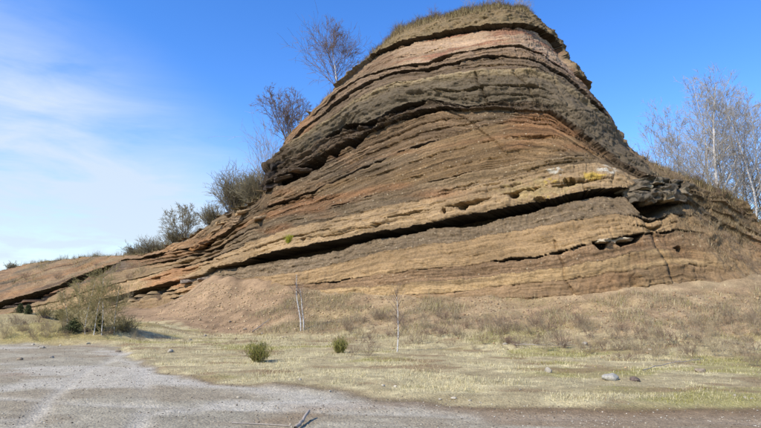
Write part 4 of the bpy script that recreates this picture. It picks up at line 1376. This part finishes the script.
n = 60000
jj = g.integers(0, int(np.searchsorted(XC, -13.0)), n)
ii = (g.random(n) * NR * 0.95).astype(int)
kp = g.random(n) < hillside[ii, jj] * (0.02 + 0.6 * sstep(0.15, 0.7, fbm(X[ii, jj] * 0.35, Z[ii, jj] * 0.8, 0, 4, 184)))
ii, jj = ii[kp], jj[kp]
n = len(ii)
cb = np.array([lin((188, 164, 112), ALB), lin((148, 128, 84), ALB), lin((158, 150, 84), ALB)])[g.integers(0, 3, n)] * g.uniform(0.75, 1.2, n)[:, None]
blades(np.stack([RX[ii, jj], RY[ii, jj], RZ[ii, jj]], -1), g.uniform(0.15, 0.4, n), np.full(n, 0.012), 0.8, cb, 'hill_grass', 'thin dry grass patches on the low orange hill', 10)

# ------------------------------------------------------------------ loose stones
def stone_np(seed, sub=1):
    """rough convex stone of unit size"""
    g_ = np.random.default_rng(seed)
    f = (1 + 5 ** .5) / 2
    V = np.array([(-1, f, 0), (1, f, 0), (-1, -f, 0), (1, -f, 0), (0, -1, f), (0, 1, f), (0, -1, -f), (0, 1, -f), (f, 0, -1), (f, 0, 1), (-f, 0, -1), (-f, 0, 1)], float)
    V /= np.linalg.norm(V[0])
    F = np.array([(0, 11, 5), (0, 5, 1), (0, 1, 7), (0, 7, 10), (0, 10, 11), (1, 5, 9), (5, 11, 4), (11, 10, 2), (10, 7, 6), (7, 1, 8),
                  (3, 9, 4), (3, 4, 2), (3, 2, 6), (3, 6, 8), (3, 8, 9), (4, 9, 5), (2, 4, 11), (6, 2, 10), (8, 6, 7), (9, 8, 1)])
    for s in range(sub):
        vs_ = [tuple(q) for q in V]
        mid = {}
        nf = []
        def m_(a, b):
            k = (min(a, b), max(a, b))
            if k not in mid:
                p = (np.array(vs_[a]) + np.array(vs_[b])) / 2
                vs_.append(tuple(p / np.linalg.norm(p)))
                mid[k] = len(vs_) - 1
            return mid[k]
        for (a, b, c) in F:
            ab, bc, ca = m_(a, b), m_(b, c), m_(c, a)
            nf += [(a, ab, ca), (b, bc, ab), (c, ca, bc), (ab, bc, ca)]
        V, F = np.array(vs_), np.array(nf)
    for q in range(9):                          # flat facets: cut by planes
        nrm = g_.normal(0, 1, 3)
        nrm /= np.linalg.norm(nrm)
        d = g_.uniform(0.55, 0.85)
        s = V @ nrm
        V = np.where((s > d)[:, None], V - np.outer(s - d, nrm), V)
    V = V * (1 + 0.10 * vnoise(V[:, 0] * 2.5, V[:, 1] * 2.5, V[:, 2] * 2.5, seed)[:, None])
    V = V * np.array([1, g_.uniform(0.6, 0.9), g_.uniform(0.45, 0.7)])
    return V, F

def stone(name, loc, size, rgb, seed, label, cat, group=None, rz=None, sc=(1, 1, 1), parent=None, tilt=(0, 0)):
    V, F = stone_np(seed, 2)
    V = V * size * 0.5 * np.array(sc)
    o = mesh_np(name, V, F, M_STONE, parent, np.ones((len(V), 3)) * lin(rgb, ALB))
    o.location = loc
    o.rotation_euler = (tilt[0], tilt[1], seed * 1.3 if rz is None else rz)
    if label:
        tag(o, label, cat, group)
    return o
p = on_ground(611, 380)
stone('grey_boulder', p + Vector((0, 0, 0.03)), 0.36, (180, 172, 154), 201, 'pale bluish grey boulder lying in the straw grass', 'boulder', rz=0.2, sc=(1, 1, 1.5))
p = on_ground(635, 381)
stone('brown_stone', p + Vector((0, 0, 0.02)), 0.22, (112, 96, 84), 202, 'dark flat stone beside the pale boulder in the grass', 'stone')
r3 = random.Random(9)
spots = [(20, 360), (52, 358), (42, 348), (118, 352), (170, 352), (238, 398), (383, 386), (395, 387), (454, 399), (440, 400), (470, 401), (33, 345), (60, 346), (88, 344), (245, 330), (262, 334), (230, 322),
         (285, 338), (322, 330), (205, 336), (190, 340), (548, 372), (700, 372), (520, 390), (505, 345), (585, 345), (650, 350), (745, 398), (735, 396), (752, 399), (330, 392), (300, 380)]
for i, (px, py) in enumerate(spots):
    p = on_ground(px, py)
    sz = r3.uniform(0.05, 0.11) if py > 375 else r3.uniform(0.12, 0.26)
    ci = r3.randrange(3)
    rgb = [(176, 164, 144), (156, 138, 114), (198, 184, 158)][ci]
    zone = 'on the talus fan' if 180 < px < 330 and py < 342 else 'on the weedy apron' if py < 355 and px > 330 else 'on the open gravel' if p.y < EDGE(p.x) else 'in the straw grass'
    slook = ('grey', 'brown', 'cream')[ci] + (' pebble' if sz < 0.08 else ' stone')
    stone('stone', p + Vector((0, 0, sz * 0.10)), sz, rgb, 210 + i, 'small %s lying loose %s' % (slook, zone), 'stone', 'loose stones scattered on the floor')

def scatter(pos, size, rgb_list, name, label, seed):
    """thousands of little stones in one mesh"""
    g_ = np.random.default_rng(seed)
    base = [stone_np(900 + k, 0) for k in range(6)]
    Vs, Fs, Cs = [], [], []
    off = 0
    n_ = len(pos)
    kk = g_.integers(0, 6, n_)
    for k in range(6):
        sel = np.where(kk == k)[0]
        V, F = base[k]
        a = g_.uniform(0, 6.28, len(sel))
        ca, sa = np.cos(a), np.sin(a)
        vx = V[None, :, 0] * ca[:, None] - V[None, :, 1] * sa[:, None]
        vy = V[None, :, 0] * sa[:, None] + V[None, :, 1] * ca[:, None]
        vz = np.repeat(V[None, :, 2], len(sel), 0)
        vv = np.stack([vx, vy, vz], -1) * (size[sel] * 0.5)[:, None, None] + pos[sel][:, None, :]
        ff = F[None] + (np.arange(len(sel)) * len(V))[:, None, None] + off
        off += len(sel) * len(V)
        cc = np.array([lin(c, ALB) for c in rgb_list])[g_.integers(0, len(rgb_list), len(sel))] * g_.uniform(0.75, 1.2, len(sel))[:, None]
        Vs.append(vv.reshape(-1, 3))
        Fs.append(ff.reshape(-1, 3))
        Cs.append(np.repeat(cc, len(V), 0))
    o = mesh_np(name, np.concatenate(Vs), np.concatenate(Fs), M_STONE, None, np.concatenate(Cs))
    return tag(o, label, 'gravel', kind='stuff')
n = 42000
yy = np.exp(g.uniform(math.log(4.6), math.log(24), n))
xx = (g.uniform(-120, 860, n) - 380.5) / FPX * yy
kp = (yy < EDGE(xx) + 0.3) & (g.random(n) < 0.35 + 0.65 * sstep(-0.2, 0.5, fbm(xx * .5, yy * .9, 8, 4, 154) + 0.2))
xx, yy = xx[kp], yy[kp]
sz = 0.009 + 0.026 * g.random(len(xx)) ** 4 * np.interp(yy, [5, 20], [1, 1.8])
scatter(np.stack([xx, yy, G(xx, yy) + sz * 0.1], -1), sz, [(190, 178, 154), (172, 158, 134), (208, 196, 174), (146, 130, 108), (118, 104, 88)], 'gravel', 'loose gravel strewn over the quarry floor', 6)
n = 5000
xx = g.normal(-8.0, 3.6, n)
yy = Y0(xx) - np.abs(g.normal(0, 3.2, n)) + 0.6
sz = 0.03 + 0.14 * g.random(n) ** 5
scatter(np.stack([xx, yy, G(xx, yy) + sz * 0.1], -1), sz, [(206, 176, 132), (190, 160, 118), (216, 190, 148), (180, 150, 110)], 'talus_rubble', 'brown rubble lying on the talus fan', 7)
n = 6000
xx = g.uniform(-4, 20, n)
yy = Y0(xx) - np.abs(g.normal(0, 3.4, n)) + 0.7
sz = 0.03 + 0.12 * g.random(n) ** 5
scatter(np.stack([xx, yy, G(xx, yy) + sz * 0.1], -1), sz, [(186, 156, 116), (170, 136, 100), (156, 130, 104)], 'apron_rubble', 'buff rubble fallen on the weedy apron', 8)

# ------------------------------------------------------------------ rock slabs that stand out of the face
def slab(name, c, size, rgb, seed, parent, rz=0.0, tilt=(0, 0)):
    """bedded block: box with bevelled, broken edges"""
    g_ = np.random.default_rng(seed)
    nx, ny, nz = 14, 8, 6
    lx, ly, lz = np.linspace(-1, 1, nx), np.linspace(-1, 1, ny), np.linspace(-1, 1, nz)
    V, F = [], []
    def face(o, u, v_, nu, nv):
        b = len(V)
        for i in range(nu):
            for j in range(nv):
                V.append(o + u * (i / (nu - 1)) + v_ * (j / (nv - 1)))
        for i in range(nu - 1):
            for j in range(nv - 1):
                F.append((b + i * nv + j, b + (i + 1) * nv + j, b + (i + 1) * nv + j + 1, b + i * nv + j + 1))
    ex, ey, ez = np.eye(3) * 2
    o = np.array([-1., -1., -1.])
    face(o, ex, ez, nx, nz); face(o + ey, ez, ex, nz, nx)
    face(o, ez, ey, nz, ny); face(o + ex, ey, ez, ny, nz)
    face(o, ey, ex, ny, nx); face(o + ez, ex, ey, nx, ny)
    P_ = np.array(V)
    q = np.abs(P_)
    rr = (q ** 16).sum(1) ** (1 / 16)
    P_ = P_ / rr[:, None]
    P_ = P_ * (np.array(size) / 2)
    s = 3.0
    ox = seed * 3.7
    for ax in range(3):
        P_[:, ax] += (0.16 if ax < 2 else 0.07) * fbm(P_[:, 0] * s + ox, P_[:, 1] * s + ax * 9, P_[:, 2] * s * 1.6, 3, seed + ax)
    P_[:, 1] += 0.05 * np.sign(np.sin(P_[:, 2] * 22 + seed))
    cc = np.ones((len(P_), 3)) * lin(rgb, ALB) * (1 + 0.15 * fbm(P_[:, 0] * 2 + ox, P_[:, 1] * 2, P_[:, 2] * 7, 2, seed + 9))[:, None]
    o_ = mesh_np(name, P_, F, M_ROCKSM, parent, cc)
    o_.rotation_euler = (tilt[0], tilt[1], rz)
    o_.location = Vector(c) - (parent.location if parent else Vector((0, 0, 0)))
    return o_
# the jutting dark stack at the right end of the black gap (pixel centre, width, depth, height, colour)
rs = random.Random(77)
SL = []
for (py, thick, xs_) in ((200, .30, (633, 643, 652, 661, 670)), (194.5, .26, (636, 648, 659, 669)), (189.5, .24, (633, 641, 652, 663, 671)), (184.5, .24, (637, 646, 656, 666))):
    for px in xs_:
        SL.append((px + rs.uniform(-2, 2), py + rs.uniform(-.8, .8), rs.uniform(.35, .62), rs.uniform(.7, 1.2), thick * rs.uniform(1.0, 1.5),
                   rs.choice([(124, 110, 90), (150, 134, 108), (172, 154, 122), (104, 94, 78)])))
for i, (px, py, a, b_, c_, rgb) in enumerate(SL):
    x_, y_, z_ = (q[0] for q in at_base([px], [py]))
    slab('rock_slab', (x_, y_ - 0.18 + rs.uniform(-.16, .16), z_), (a, b_ + 0.5, c_), rgb, 301 + i, cliff, 0.25 + rs.uniform(-.4, .4), (rs.uniform(-.08, .08), rs.uniform(-.12, .12)))
# ledges and blocks at the left shoulder
SL2 = [(247, 211, 1.7, 1.0, .22, (190, 158, 116)), (262, 217, 1.2, .9, .2, (176, 146, 108)), (232, 213, 1.0, .9, .30, (120, 104, 84)), (226, 222, 1.6, .9, .26, (178, 148, 108)),
       (218, 231, 1.3, .8, .24, (168, 136, 96)), (240, 222, 1.2, .8, .2, (164, 136, 104)), (208, 241, 1.4, .9, .3, (176, 132, 90)), (198, 247, 1.2, .9, .3, (186, 136, 88)),
       (271, 176, .9, .9, .5, (76, 66, 58)), (273, 186, 1.1, .9, .3, (84, 72, 62)), (277, 166, .8, .8, .5, (70, 62, 54)), (283, 178, 1.3, .8, .2, (118, 100, 82)),
       (300, 170, 1.6, .8, .18, (124, 104, 84)), (206, 279, 1.0, .8, .25, (168, 146, 122)), (190, 281, 1.4, .8, .25, (160, 142, 122)),
       (186, 297, .8, .8, .2, (150, 138, 112)), (204, 298, .9, .8, .22, (142, 130, 106)), (617, 240, 1.6, .7, .12, (196, 178, 148))]
for i, (px, py, a, b_, c_, rgb) in enumerate(SL2):
    x_, y_, z_ = (q[0] for q in at_base([px], [py]))
    dip = -0.28 if px < 300 and py < 260 else -0.1
    slab('rock_slab', (x_, y_ + (0.36 if px > 600 else 0.12), z_), (a, b_, c_), rgb, 331 + i, cliff, 0.35, (0, dip + 0.06 * math.sin(i * 2.7)))

# ------------------------------------------------------------------ dead wood
def stick(pts, r, label, seed, name='dead_branch', twigs=0, wob=0.25):
    rnd = random.Random(seed)
    P_ = [on_ground(*q[:2]) + Vector((0, 0, q[2])) for q in pts]
    seg = []
    fine = []
    for a, b in zip(P_[:-1], P_[1:]):
        for i in range(4):
            fine.append(a.lerp(b, i / 4) + Vector((rnd.gauss(0, r * wob), rnd.gauss(0, r * wob), abs(rnd.gauss(0, r * wob * .5)))))
    fine.append(P_[-1])
    n_ = len(fine) - 1
    for i in range(n_):
        f0, f1 = 1 - 0.35 * i / n_, 1 - 0.35 * (i + 1) / n_
        seg.append((*fine[i], *fine[i + 1], r * f0 * rnd.uniform(.9, 1.1), r * f1))
    seg.append((*fine[-1], *(fine[-1] + (fine[-1] - fine[-2]).normalized() * r * 0.8), r * 0.62, r * 0.15))
    for k in range(twigs):
        i = rnd.randrange(1, n_)
        d = (fine[i] - fine[i - 1]).normalized()
        q = fine[i]
        e_ = q + (d + Vector((rnd.gauss(0, .6), rnd.gauss(0, .6), abs(rnd.gauss(0, .3))))) * rnd.uniform(.1, .25)
        seg.append((*q, *e_, r * .4, r * .15))
    c0 = P_[0].copy()
    V, F = tubes(seg, 8)
    o = mesh_np(name, V - np.array(c0), F, M_WOOD, smooth=True)
    o.location = c0
    tag(o, label, 'branch')
    return o
stick([(296, 431, .03), (303, 425, .05), (309, 419, .11)], 0.026, 'broken pale branch end sticking up from the gravel', 401, twigs=0)
stick([(232, 424, .012), (262, 425, .012), (290, 427, .015)], 0.008, 'thin brown stick lying flat on the gravel beside the broken branch', 402)
stick([(514, 346, .05), (540, 349, .08), (575, 347, .06)], 0.014, 'pale dead branch lying across the weeds', 403, twigs=7, wob=3.0)
stick([(642, 372, .03), (668, 366, .05), (700, 362, .05)], 0.011, 'pale dead branch lying in the straw grass', 404, twigs=7, wob=3.0)
stick([(252, 333, .05), (262, 328, .15), (270, 324, .25)], 0.02, 'dead branch half buried in the talus fan', 405, twigs=6)
